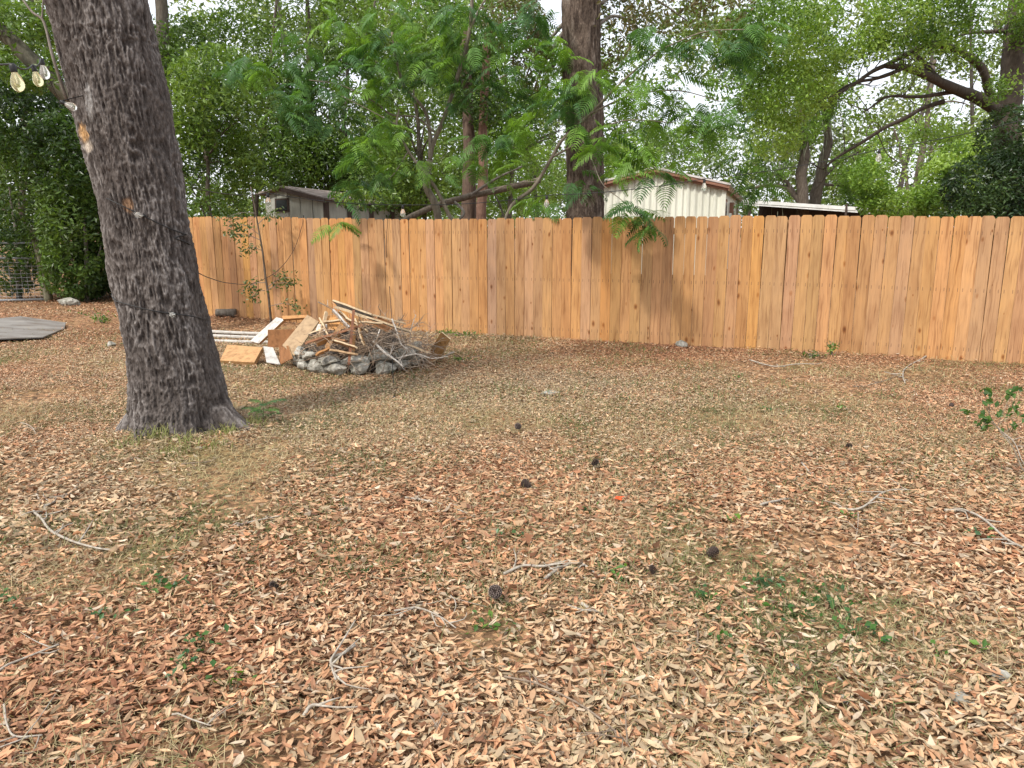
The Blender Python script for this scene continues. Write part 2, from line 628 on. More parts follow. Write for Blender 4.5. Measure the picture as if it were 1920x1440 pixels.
def on_fence(s, out=0.0):
    return fa + fdir * s + fnorm * out


def FP(u, v, out=0.0):
    """point seen at photo pixel (u, v) on the fence plane, moved 'out' metres into the yard"""
    d = ray(u, v)
    t = (fa @ fnorm + out) / (d[:2] @ fnorm)
    return np.array([0, 0, CAM_Z]) + d * t


fence = thing('wooden_fence', (*fa, 0), 'new cedar dog-ear picket fence running across the back of the yard', 'fence')
picket_meshes = []
for k in range(6):
    w, h, c, t = 0.0713 + 0.0006 * (k % 3), FH + [0, .006, -.006, .003, -.003, .009][k], 0.026 + 0.002 * (k % 2), 0.008
    prof = [(-w, 0), (w, 0), (w, h - c), (w - c * .8, h), (-w + c * .8, h), (-w, h - c)]
    nz = 7
    v, f = [], []
    # outline vertices front/back; the long sides carry a slight cup and bow
    zs = list(np.linspace(0, h - c, nz))
    left = [(-w, z) for z in zs] + [(-w + c * .8, h)]
    right = [(w, z) for z in zs] + [(w - c * .8, h)]
    bow = lambda z: 0.004 * math.sin(z * (1.2 + .3 * k) + k)
    rows = []
    for (lx, lz), (rx, rz) in zip(left, right):
        rows.append([(lx, -t + bow(lz), lz), (rx, -t + bow(rz), rz), (rx, t + bow(rz), rz), (lx, t + bow(lz), lz)])
    v = np.array(rows).reshape(-1, 3)
    for i in range(len(rows) - 1):
        for j in range(4):
            f.append((i * 4 + j, i * 4 + (j + 1) % 4, (i + 1) * 4 + (j + 1) % 4, (i + 1) * 4 + j))
    f.append((3, 2, 1, 0))
    n4 = (len(rows) - 1) * 4
    f.append((n4, n4 + 1, n4 + 2, n4 + 3))
    m_ = MB()
    m_.add(v, f)
    me = m_.mesh('picket')
    me.materials.append(M['picket'])
    picket_meshes.append(me)
s, pitch = 0.0, 0.1475
flen = np.linalg.norm(fb - fa) + 2.2
PAL = [((0.54, 0.30, 0.13), 1.0), ((0.50, 0.30, 0.15), 1.0), ((0.47, 0.295, 0.165), 1.0), ((0.44, 0.255, 0.125), .7), ((0.40, 0.275, 0.185), .5), ((0.55, 0.285, 0.105), .6)]
i = 0
prng = random.Random(11)
while s < flen:
    o = bpy.data.objects.new('picket', picket_meshes[prng.randrange(6)])
    COL.objects.link(o)
    p = on_fence(s, prng.uniform(-.003, .003))
    z = float(gh(p[0], p[1])) - prng.uniform(0.0, .012)
    o.parent = fence
    o.location = (p[0] - fa[0], p[1] - fa[1], z * 0.4 - 0.005 + .012 * math.sin(s * .8))
    o.rotation_euler = (prng.gauss(0, .004), prng.gauss(0, .0028), FANG + prng.gauss(0, .012))
    t = s / flen
    ww = [PAL[0][1] * (1.5 - t), 1.0, .5 + 1.1 * t, PAL[3][1], .15 + .55 * t, .9 * (1.2 - t)]  # more orange towards the left: that end's sunlit warmth put into the board colours
    c = prng.choices([q[0] for q in PAL], ww)[0]
    c = [a_ * .62 + b_ * .38 for a_, b_ in zip(c, (.52, .287, .118))]
    br = prng.uniform(.78, .99)
    o.color = (c[0] * br * .95, c[1] * br * .92 * prng.uniform(.96, 1.04), c[2] * br * .90 * prng.uniform(.9, 1.1), 1)
    s += pitch + prng.uniform(-.002, .003)
    i += 1
for zc in (0.16, 0.90, 1.60):
    mb = MB()
    c = on_fence(flen / 2 - .05, -.036)
    slab(mb, (*c, zc), (*(fdir * flen / 2), 0), (*(fnorm * .02), 0), (0, 0, .044))
    mb.build('rail', M['rail'], fence)
for k in range(int(flen / 2.44) + 1):
    mb = MB()
    c = on_fence(1.1 + k * 2.44, -.105)
    slab(mb, (*c, .87), (*(fdir * .044), 0), (*(fnorm * .044), 0), (0, 0, .88))
    mb.build('post', M['rail'], fence)


# ------------------------------------------------------------------ foliage builders
def leaf_quads(mb, c, L, asp, col, r, up=0.7, fold=0.25, droop=0.2):
    """one folded leaf (two quads' worth of area in 4 corners) per centre"""
    n = len(c)
    nv = nrm(r.normal(size=(n, 3)) + np.array([0, 0, up]) * 1.6)
    a = r.normal(size=(n, 3))
    a = nrm(a - nv * (a * nv).sum(1, keepdims=True))
    a[:, 2] -= droop
    a = nrm(a)
    b = nrm(np.cross(nv, a))
    nv = np.cross(a, b)
    L = np.broadcast_to(L, (n,))[:, None]
    W = L * asp
    mid = c - a * L * 0.08
    v = np.stack([c - a * L / 2, mid + b * W / 2 + nv * W * fold, c + a * L / 2, mid - b * W / 2 + nv * W * fold], 1)
    f = np.arange(n * 4).reshape(n, 4)
    mb.add(v.reshape(-1, 3), f, col)


def in_ell(r, ells, n, shell=0.55):
    """n points spread through ellipsoids (centre, radii), thinner in the middle"""
    vol = np.array([e[1][0] * e[1][1] * e[1][2] for e in ells]) ** 0.8
    k = r.choice(len(ells), n, p=vol / vol.sum())
    d = nrm(r.normal(size=(n, 3)))
    rad = r.random(n) ** (1 / (3 + 3 * shell))
    cen = np.array([e[0] for e in ells])[k]
    rr = np.array([e[1] for e in ells])[k]
    return cen + d * rr * rad[:, None]


def foliage(r, ells, n, size, pal, gap=0.45, gscale=1.6, asp=0.42, up=0.7, shell=0.4, clump=None, contrast=0.25):
    """leaf mesh builder filling ellipsoids, broken into clumps with gaps; pal = list of rgb"""
    mb = MB()
    pts = in_ell(r, ells, int(n * 2.2), shell)
    nz = fbm(pts * gscale, 2)
    keep = nz + r.normal(size=len(pts)) * 0.04 > gap
    pts = pts[keep][:n]
    if clump:
        k = max(1, len(pts) // clump)
        cen = pts[:k]
        idx = r.integers(0, k, len(pts))
        pts = cen[idx] + r.normal(size=(len(pts), 3)) * size * 1.9
    m = len(pts)
    pal = np.array(pal)
    cn = fbm(pts * 0.9 + 11, 2)
    w = np.clip((cn - 0.32) / 0.36 + r.normal(size=m) * 0.22, 0, 0.999) * (len(pal) - 1)
    i0 = w.astype(int)
    fr = (w - i0)[:, None]
    col = pal[i0] * (1 - fr) + pal[np.minimum(i0 + 1, len(pal) - 1)] * fr
    col = col * (1 + r.normal(size=(m, 1)) * contrast * 0.5)
    col = np.clip(col, 0.004, 1)
    leaf_quads(mb, pts, size * r.uniform(0.65, 1.35, m), asp, col, r, up)
    return mb


def E(u, v, Y, ru, rv, ry):
    """ellipsoid about the place seen at photo pixel (u, v) at distance Y; radii given in photo pixels at that distance, ry in metres"""
    s = Y / F
    return (P(u, v, Y), np.array([ru * s, ry, rv * s]))


def limb(mb, pts, r0, r1, n=None, sides=8, rough=0.12, col=(1, 1, 1), power=1.0, wig=0.0, r=None):
    p = np.asarray(pts, float)
    n = n or max(6, len(p) * 5)
    q = smoothline(p, n)
    if wig:
        k = np.linspace(0, 1, n)[:, None]
        q = q + (np.stack([vn(q * 1.7 + 3), vn(q * 1.7 + 9), vn(q * 1.7 + 17)], 1) - .5) * wig * np.minimum(1, 4 * k)
    t = np.linspace(0, 1, n) ** power
    tube(mb, q, r0 * (1 - t) + r1 * t, sides, col, rough)
    return q


def twigs_along(mb, q, r, n, length, rad, col=(1, 1, 1), up=0.3, sub=2):
    tips = []
    for _ in range(n):
        i = r.integers(len(q) // 3, len(q))
        d = nrm(r.normal(size=3) + np.array([0, 0, up]))
        p = [q[i]]
        L_ = length * r.uniform(.5, 1.2)
        for k in range(4):
            d = nrm(d + r.normal(size=3) * .25)
            p.append(p[-1] + d * L_ / 4)
        tube(mb, smoothline(p, 7), np.linspace(rad, rad * .3, 7), 4, col, 0)
        tips.append(p[-1])
        for _k in range(sub):
            j = r.integers(1, 4)
            d2 = nrm(d + r.normal(size=3) * .8)
            e = p[j] + d2 * L_ * .5
            tube(mb, [p[j], (p[j] + e) / 2 + r.normal(size=3) * .03, e], np.linspace(rad * .6, rad * .2, 3), 3, col, 0)
            tips.append(e)
    return np.array(tips)


# ------------------------------------------------------------------ the large leaning oak in the yard
def big_trunk(centers, radii, ns, nt, ridge, depth, seed, pal, lobes=(), scars=(), zf=1.0):
    """trunk surface with furrowed bark as real relief. centers (k,3), radii (k,)"""
    q = smoothline(np.column_stack([centers, radii]), nt)
    c, rad = q[:, :3], q[:, 3]
    _, a, b = frames(c)
    th = np.arange(ns) * 2 * np.pi / ns
    th = th + .45 * np.sin(th) + np.pi / 2
    ring = np.cos(th)[None, :, None] * a[:, None, :] + np.sin(th)[None, :, None] * b[:, None, :]
    z = c[:, 2]
    rr = np.repeat(rad[:, None], ns, 1)
    ang = np.arctan2(ring[..., 1], ring[..., 0])
    zv = z[:, None] + ring[..., 2] * rr
    for (a0, zz, amp, width, fall) in lobes:
        da = np.angle(np.exp(1j * (ang - a0)))
        rr = rr + amp * np.exp(-(da / width) ** 2) * np.exp(-np.maximum(zv - zz, 0) / fall)
    s = np.concatenate([[0], np.cumsum(np.linalg.norm(np.diff(c, axis=0), axis=1))])
    base = ring * rad.mean()
    pp = np.stack([base[..., 0], base[..., 1], np.repeat((s * zf)[:, None], ns, 1)], -1) + seed
    flat = pp.reshape(-1, 3)
    warp = np.stack([fbm(flat * [3, 3, 2.0], 2), fbm(flat * [3, 3, 2.0] + 5, 2), np.zeros(len(flat))], 1) - .5
    w = flat + warp * ridge * 1.9
    nf = vn(flat * [3.0 / ridge, 3.0 / ridge, 1.5 / ridge] + 15)
    n1 = vn(w * [1 / ridge, 1 / ridge, 0.27 / ridge])
    n2 = vn(w * [1.9 / ridge, 1.9 / ridge, 0.8 / ridge] + 9)
    n3 = fbm(flat * [6, 6, 3] + 21, 2)
    rdg = 1 - np.abs(2 * n1 - 1) * 1.0
    h = (1 - np.abs(2 * n1 - 1) ** 0.9) * .50 + n2 * .24 + nf * .26
    h = h.reshape(nt, ns)
    disp = (h - .45) * depth + (n3.reshape(nt, ns) - .5) * depth * 1.6
    rr = rr + disp
    v = c[:, None, :] + ring * rr[..., None]
    k1 = np.clip((h - .22) / .55, 0, 1)[..., None]
    mott = fbm(flat * [5, 5, 2.5] + 40, 3).reshape(nt, ns, 1)
    col = np.array(pal[0]) * (1 - k1) + np.array(pal[1]) * k1
    k2 = np.clip((mott - .40) * 4, 0, 1) * np.clip((h - .58) / .22, 0, 1)[..., None]
    col = col * (1 - k2 * .7) + np.array(pal[2]) * k2 * .7
    for (pos, rad_s, csc, dep) in scars:
        d = v - np.asarray(pos)
        dd = np.sqrt((d[..., 0] / rad_s[0]) ** 2 + (d[..., 1] / .5) ** 2 + (d[..., 2] / rad_s[1]) ** 2)
        dd = dd + (fbm(flat * [30, 30, 14], 3).reshape(nt, ns) - .5) * 1.6
        mk = np.clip(1.25 - dd, 0, 1)[..., None]
        mk = np.clip(mk * 1.5, 0, .85)
        col = col * (1 - mk) + np.array(csc) * mk * (.75 + .5 * vn(flat * 40).reshape(nt, ns, 1))
        v = v - ring * (mk * dep)
    mb = MB()
    i = np.arange(nt - 1)[:, None] * ns
    j = np.arange(ns)[None, :]
    k = (j + 1) % ns
    f = np.stack([i + j, i + k, i + ns + k, i + ns + j], -1).reshape(-1, 4)
    mb.add(v.reshape(-1, 3), f)
    return mb, col.reshape(-1, 3), c, rad


OY = 6.05
prof = [(842, 338, 205), (800, 338, 198), (760, 336, 190), (700, 328, 184), (600, 306, 172), (500, 288, 170), (400, 270, 172), (300, 250, 176),
        (200, 229, 182), (100, 206, 190), (0, 184, 198)]
cs, rs = [], []
for (v_, u_, w_) in prof:
    p = P(u_, v_, OY)
    cs.append(p)
    zc_ = p[1] * cp - (p[2] - CAM_Z) * sp          # distance along the lens axis
    rs.append(w_ * .5 * zc_ / F - .050)
cs.append(cs[-1] + np.array([-.22, .05, .9])); rs.append(.42)
cs.append(cs[-1] + np.array([-.16, .05, .7])); rs.append(.38)
cs[0][2] = -0.06
cs = [np.array([cs[0][0] + .03, cs[0][1], -.40])] + cs
rs = [rs[0]] + rs
cs = np.array(cs)
oak = thing('oak_tree', (cs[0][0], cs[0][1], 0), 'large leaning oak with furrowed grey bark standing in the yard', 'tree')
pt = P(186, 258, OY)
pt2 = P(275, 388, OY)
lob = [(R(-10), .06, .27, .26, .13), (R(-62), .05, .11, .22, .12), (R(-104), .06, .10, .20, .12), (R(-150), .06, .07, .24, .13), (R(175), .04, .05, .3, .2), (R(-38), .0, .05, .16, .08), (R(90), .05, .2, .5, .2)]
f_ = np.array([0, -.42, 0])
scars = [(pt + f_, (.050, .075), (.48, .29, .13), .012), (P(195, 282, OY) + f_, (.05, .045), (.46, .40, .33), .006), (pt2 + f_, (.03, .05), (.28, .17, .10), .008),
         (P(208, 200, OY) + f_, (.03, .12), (.24, .23, .22), .0)]
mb, vc, oc, orad = big_trunk(cs, rs, 330, 590, .024, .042, 3.0, [(.030, .024, .021), (.100, .086, .078), (.25, .232, .22)], lob, scars)
mb.build('trunk', M['bark'], oak, smooth=True, vcol=vc)
# limbs and crown above the picture
r_ = np.random.default_rng(21)
mb = MB()
top = cs[-1]
tips = []
for (dx, dy, dz, rr) in [(-2.6, .6, 2.6, .22), (-.6, 2.6, 3.2, .22), (1.8, .2, 3.4, .20), (-.4, -2.4, 3.2, .17), (2.6, 2.4, 2.6, .15)]:
    mb = MB()
    q = limb(mb, [top - [0, 0, .3], top + np.array([dx * .35, dy * .35, dz * .45]), top + np.array([dx, dy, dz])], rr, .05, 14, 8, .1, wig=.4)
    tips.append(q[-1])
    twigs_along(mb, q, r_, 9, 1.2, .025)
    mb.build('limb', M['bark_plain'], oak, smooth=True)
ells = [(t_ + np.array([0, 0, .3]), np.array([1.7, 1.7, .9])) for t_ in tips]
foliage(r_, ells, 5200, .085, [(.035, .075, .018), (.06, .115, .025), (.09, .15, .035)], gap=.5, gscale=1.1).build('crown', M['leaf'], oak)
# bare side twig hugging the left of the trunk
mb = MB()
limb(mb, [P(126, 190, 5.9), P(100, 110, 5.8), P(88, 60, 5.8), P(79, 36, 5.8), P(60, 22, 5.8), P(38, -8, 5.8)], .013, .008, 24, 6)
limb(mb, [P(79, 36, 5.8), P(80, 18, 5.8), P(82, -10, 5.8)], .008, .005, 10, 5)
mb.build('side_shoot', M['bark_plain'], oak, smooth=True)

# ------------------------------------------------------------------ straight tree behind the fence
def straight_tree():
    Y_ = 13.2
    pts, rad = [], []
    for (v_, u_, w_) in [(560, 1100, 78), (480, 1100, 72), (412, 1098, 69), (330, 1097, 67), (230, 1095, 66), (120, 1092, 66), (0, 1089, 66)]:
        pts.append(P(u_, v_, Y_)); rad.append(w_ * .5 * Y_ / F)
    pts.insert(0, np.array([pts[0][0], Y_, -.05])); rad.insert(0, .42)
    for k in range(3):
        pts.append(pts[-1] + np.array([-.03, 0, 1.3])); rad.append(rad[-1] * .93)
    t = thing('straight_tree', (pts[0][0], Y_, 0), 'straight brown trunk rising just behind the middle of the fence', 'tree')
    mb, vc, c, rr = big_trunk(np.array(pts), rad, 140, 320, .05, .036, 11.0, [(.032, .022, .017), (.115, .085, .066), (.21, .18, .155)])
    mb.build('trunk', M['bark'], t, smooth=True, vcol=vc)
    r = np.random.default_rng(5)
    mb = MB()
    for (pl) in ([(1060, 40), (1030, 75), (1000, 110), (985, 150)], [(1060, 55), (1020, 120), (1000, 170)], [(1118, 50), (1150, 30), (1185, 45), (1200, 80)], [(1122, 10), (1170, -20), (1230, 0), (1290, 40)]):
        mb = MB()
        limb(mb, [P(u_, v_, Y_ + .15 * k) for k, (u_, v_) in enumerate(pl)], .035, .010, 14, 6)
        mb.build('limb', M['bark_plain'], t, smooth=True)
    dead = [(.12, .10, .04), (.10, .14, .03), (.16, .12, .06), (.09, .16, .03), (.12, .20, .04)]
    foliage(r, [E(1150, 40, Y_, 40, 90, .9), E(1000, 120, Y_ + .3, 40, 60, .8), E(1290, 20, Y_, 110, 45, 1.2), E(960, 40, Y_ + .6, 60, 50, 1)], 5200, .085, dead, gap=.5, gscale=2.5, up=.1).build('crown', M['leaf'], t)


straight_tree()

# ------------------------------------------------------------------ mimosa
def frond_mesh(seed, mb=None, mat4=None, scale=1.0, col=None):
    r = np.random.default_rng(seed)
    own = mb is None
    if own:
        mb = MB()
    L = .36
    n = 11
    t = np.linspace(0, 1, n + 2)
    droop = .10 + .06 * r.random()
    sp_ = np.stack([t * L, .012 * np.sin(t * 3 + seed), -droop * t ** 2], 1)
    V, Q, C = [], [], []
    g = np.array(col) if col is not None else np.array([.050, .115, .040])

    def strip(p0, p1, p2, w0, w1, w2, side, c):
        b = len(V)
        for p, w in ((p0, w0), (p1, w1), (p2, w2)):
            V.append(p - side * w)
            V.append(p + side * w)
        Q.append((b, b + 1, b + 3, b + 2))
        Q.append((b + 2, b + 3, b + 5, b + 4))
        C.append(c)
        C.append(c)
    m = len(sp_) // 2
    strip(sp_[0], sp_[m], sp_[-1], .003, .0022, .001, np.array([0, 1.0, 0]), g * 1.2)
    for i in range(1, n + 2):
        f = t[i]
        ln = (.135 * math.sin(math.pi * min(1, .25 + f * .72)) + .02) * r.uniform(.9, 1.1)
        for s in (-1, 1):
            d = nrm(np.array([.42 + .25 * f, s * 1.0, -.08]) + r.normal(size=3) * .05)
            p0 = sp_[i]
            p1 = p0 + d * ln * .5
            p2 = p0 + d * ln + np.array([0.006, 0, -.028 - .02 * r.random()])
            side = nrm(np.cross(d, [0, 0, 1.0]))
            strip(p0, p1, p2, .007, .0115, .003, side, g * r.uniform(.8, 1.2))
    V = np.array(V)
    if mat4 is not None:
        V = (np.c_[V * scale, np.ones(len(V))] @ np.array(mat4).T)[:, :3]
    mb.add(V, Q, np.array(C))
    return mb


MIM = thing('mimosa_tree', (*G(815, 560)[:2] * 1.0, 0), 'mimosa with forked thin stems and feathery fronds spreading over the fence', 'tree')
MIM.location = Vector((P(822, 412, 13.4)[0], 13.4, 0))
r_ = np.random.default_rng(31)
stem_mb = MB()
mimc = (.95, .92, .82)


def ml(pl, r0, r1, n=None):
    pts = [P(u_, v_, y_) for (u_, v_, y_) in pl]
    q = limb(stem_mb, pts, r0, r1, n or len(pl) * 6, 6, .1, mimc)
    return q


base = P(822, 412, 13.4)
limb(stem_mb, [np.array([base[0] + .05, 13.4, -.05]), base, P(800, 350, 13.4), P(806, 300, 13.4)], .075, .055, 20, 8, .1, mimc)
qs = []
qs.append(ml([(806, 300, 13.4), (812, 270, 13.4), (835, 215, 13.3), (862, 130, 13.2), (880, 60, 13.1), (886, -10, 13.0)], .040, .028))
qs.append(ml([(806, 300, 13.4), (806, 250, 13.4), (795, 205, 13.4), (760, 165, 13.4), (745, 120, 13.3), (735, 60, 13.2)], .035, .018))
qs.append(ml([(815, 248, 13.3), (780, 220, 13.3), (735, 215, 13.2), (700, 190, 13.0), (640, 160, 12.8), (580, 150, 12.6)], .018, .008))
qs.append(ml([(850, 420, 12.9), (815, 350, 12.9), (770, 290, 12.9), (745, 240, 12.8), (748, 205, 12.8)], .035, .014))
qs.append(ml([(765, 285, 12.9), (735, 330, 12.8), (700, 350, 12.6)], .010, .005))
qs.append(ml([(745, 235, 12.8), (690, 205, 12.7), (640, 180, 12.6)], .012, .006))
qs.append(ml([(880, 60, 13.1), (895, 25, 13.0), (915, -10, 13.0)], .02, .012))
qs.append(ml([(838, 210, 13.3), (890, 170, 13.2), (950, 140, 13.0), (1010, 110, 12.8)], .016, .008))
# second stem going right
q2 = limb(stem_mb, [np.array([P(945, 412, 12.2)[0] - .25, 12.2, -.05]), P(948, 412, 12.2), P(1000, 352, 12.0), P(1035, 295, 11.9), P(1055, 262, 11.8), P(1105, 215, 11.6), P(1170, 150, 11.4), P(1240, 92, 11.2)], .036, .012, 40, 6, .1, mimc)
qs.append(q2)
qs.append(ml([(1035, 295, 11.9), (1080, 270, 11.6), (1130, 240, 11.4), (1180, 225, 11.2), (1260, 230, 11.0)], .016, .006))
qs.append(ml([(1010, 340, 12), (960, 345, 12), (920, 360, 12.1)], .012, .005))
qs.append(ml([(1105, 215, 11.6), (1180, 180, 11.3), (1270, 170, 11.0), (1350, 190, 10.9)], .015, .006))
qs.append(ml([(1090, 258, 11.4), (1110, 300, 11.0), (1130, 345, 10.6), (1165, 375, 10.4), (1185, 395, 10.3)], .010, .004))
qs.append(ml([(1240, 92, 11.2), (1320, 60, 11.0), (1400, 55, 10.8)], .012, .006))
stem_mb.build('stem', M['bark_plain'], MIM, smooth=True)
spots = []      # (u, v, Y, fronds, spread px, greenness)
for a in [(480, 140, 12.6, 8, 40), (560, 170, 12.6, 9, 45), (520, 200, 12.4, 9, 45), (450, 120, 12.6, 6, 30), (600, 130, 12.8, 8, 40), (680, 120, 13, 10, 45),
          (640, 60, 13.2, 10, 60), (720, 90, 13, 10, 45), (780, 100, 13, 12, 50), (840, 60, 13, 9, 45), (820, 130, 13, 10, 45), (900, 110, 12.9, 10, 50), (760, 30, 13.2, 9, 60),
          (940, 60, 12.8, 9, 50), (1000, 40, 12.8, 9, 50), (1010, 110, 12.6, 10, 45), (700, 160, 12.8, 8, 40), (860, 180, 13, 7, 40), (960, 180, 12.8, 8, 45), (1040, 180, 12.2, 9, 40),
          (690, 260, 12.6, 7, 35), (720, 240, 12.6, 5, 25), (660, 345, 12.4, 6, 22), (720, 325, 12.6, 6, 25), (790, 310, 12.8, 6, 26), (670, 285, 12.5, 7, 30),
          (1080, 150, 11.6, 11, 32), (1060, 190, 11.6, 9, 32), (1130, 150, 11.5, 9, 36), (1180, 190, 11.3, 11, 40), (1230, 160, 11.2, 10, 40), (1280, 190, 11.1, 11, 45), (1330, 210, 11, 11, 45),
          (1220, 230, 11.1, 10, 40), (1290, 240, 11, 9, 40), (1380, 220, 10.9, 8, 36), (1150, 260, 11.2, 9, 32), (1200, 290, 10.9, 9, 32), (1160, 310, 10.8, 8, 28), (1130, 275, 11, 8, 28),
          (1240, 320, 10.8, 7, 26), (1090, 240, 11.4, 7, 24), (1240, 90, 11.2, 9, 40), (1330, 70, 11, 10, 45), (1400, 100, 10.9, 9, 40), (1430, 60, 10.9, 8, 40), (1200, 60, 11.4, 8, 40),
          (1090, 345, 10.8, 7, 22), (1185, 385, 10.3, 6, 16), (1200, 400, 10.25, 7, 20), (1170, 405, 10.3, 5, 14), (1215, 425, 10.2, 5, 12), (1390, 310, 11, 6, 26), (1420, 350, 11.4, 5, 24),
          (640, 420, 12.0, 2, 10), (625, 414, 12.0, 2, 12), (620, 200, 12.8, 8, 45), (560, 90, 13.2, 8, 50), (870, 20, 13, 8, 50), (1040, 80, 12.4, 8, 40), (880, 300, 12.4, 7, 35), (920, 260, 12.4, 8, 40), (960, 300, 12.2, 8, 36), (980, 240, 12.2, 8, 40), (1010, 380, 11.8, 5, 22)]:
    spots.append(a)
fr_list = []
for (u, v, y, n, spd) in spots:
    gsel = r_.random()
    nn = int(n * (1.9 if u < 1050 else 1.25))
    for k in range(nn):
        c = P(u + r_.normal() * spd * .55, v + r_.normal() * spd * .4, y + r_.normal() * .22)
        az = r_.random() * 2 * np.pi
        fr_list.append((c, az, r_.uniform(-.15, .75), r_.uniform(.75, 1.15), gsel + r_.normal() * .15))
fr_list.sort(key=lambda a: a[0][1])
GR = [np.array((.062, .145, .045)), np.array((.10, .21, .045)), np.array((.16, .295, .045))]
frond_protos = []
for k in range(9):
    me = frond_mesh(k, col=GR[k // 3]).mesh('frond')
    me.materials.append(M['frond'])
    frond_protos.append(me)
mass = MB()
for i, (c, az, pit, sc, g) in enumerate(fr_list):
    gi = int(np.clip(g * 3, 0, 2))
    m4 = Matrix.Translation(Vector(c)) @ Matrix.Rotation(az, 4, 'Z') @ Matrix.Rotation(pit, 4, 'Y') @ Matrix.Rotation(r_.normal() * .3, 4, 'X')
    if i < 290:
        o = bpy.data.objects.new('frond', frond_protos[gi * 3 + i % 3])
        COL.objects.link(o)
        o.parent = MIM
        o.matrix_parent_inverse = Matrix.Translation(-MIM.location)
        o.matrix_basis = m4 @ Matrix.Scale(sc, 4)
    else:
        frond_mesh(i, mass, m4, sc, GR[gi])
o = mass.build('frond_mass', M['frond'], MIM)
o['kind'] = 'stuff'


# ------------------------------------------------------------------ other trees and shrubs
def tree(name, label, loc, limbs, ells, n, size, pal, seed, group=None, gap=.47, gscale=1.3, asp=.42, up=.6, barkcol=(1, 1, 1), twn=0, twl=.8, clump=None, shell=.4, contrast=.25, extra=None):
    t = thing(name, loc, label, 'shrub' if 'shrub' in name else 'tree', group)
    r = np.random.default_rng(seed)
    first = True
    for (pl, r0, r1) in limbs:
        lm = MB()
        q = limb(lm, pl, r0, r1, max(10, len(pl) * 6), 9 if first else 7, .14, barkcol, wig=.12)
        if twn:
            twigs_along(lm, q, r, twn, twl, .012, barkcol)
        lm.build('trunk' if first else 'limb', M['bark_plain'], t, smooth=True)
        first = False
    if n:
        foliage(r, ells, n, size, pal, gap, gscale, asp, up, shell, clump, contrast).build('crown', M['leaf'], t)
    return t


DARK = [(.024, .050, .012), (.044, .088, .018), (.072, .130, .026), (.11, .18, .036)]
MID = [(.044, .086, .016), (.080, .145, .024), (.12, .205, .034), (.17, .26, .05)]
BRIGHT = [(.075, .145, .02), (.13, .235, .03), (.195, .315, .045), (.27, .39, .075)]
PALE = [(.10, .16, .05), (.16, .23, .08), (.22, .29, .12)]


def ground_under(u, Y):
    return np.array([P(u, 432, Y)[0], Y, 0.0])


# evergreen shrubs along the left boundary (dark, dense to the ground)
SHR = [
    (20, 17.9, [(20, 330, 80, 170), (10, 200, 90, 90), (30, 480, 60, 70)], 'dark evergreen shrub rising behind the metal gate'),
    (150, 17.4, [(150, 430, 60, 120), (130, 310, 70, 90), (150, 510, 55, 50)], 'dark evergreen shrub between the gate post and the leaning oak'),
    (215, 18.2, [(210, 300, 80, 130), (220, 440, 60, 110), (200, 520, 60, 40)], 'dark evergreen shrub just left of the leaning oak trunk'),
    (90, 19.5, [(80, 230, 110, 100), (90, 380, 100, 120)], 'tall dark evergreen shrub behind the gate post'),
]
for k, (u, y, el, lab) in enumerate(SHR):
    g0 = ground_under(u, y)
    tree('evergreen_shrub', lab, g0, [([g0 + [0, 0, -.05], g0 + [.1, 0, 1.2], g0 + [.05, .1, 2.6]], .07, .02), ([g0 + [.1, 0, .3], g0 + [.5, .1, 1.5]], .04, .01), ([g0 + [.0, 0, .3], g0 + [-.5, .1, 1.5]], .04, .01)],
         [E(a, b, y, c * 1.1, d * 1.08, 1.0) for (a, b, c, d) in el], 9500, .13, DARK, 50 + k, 'evergreen shrubs along the left boundary', gap=.40, gscale=1.7, shell=.7)
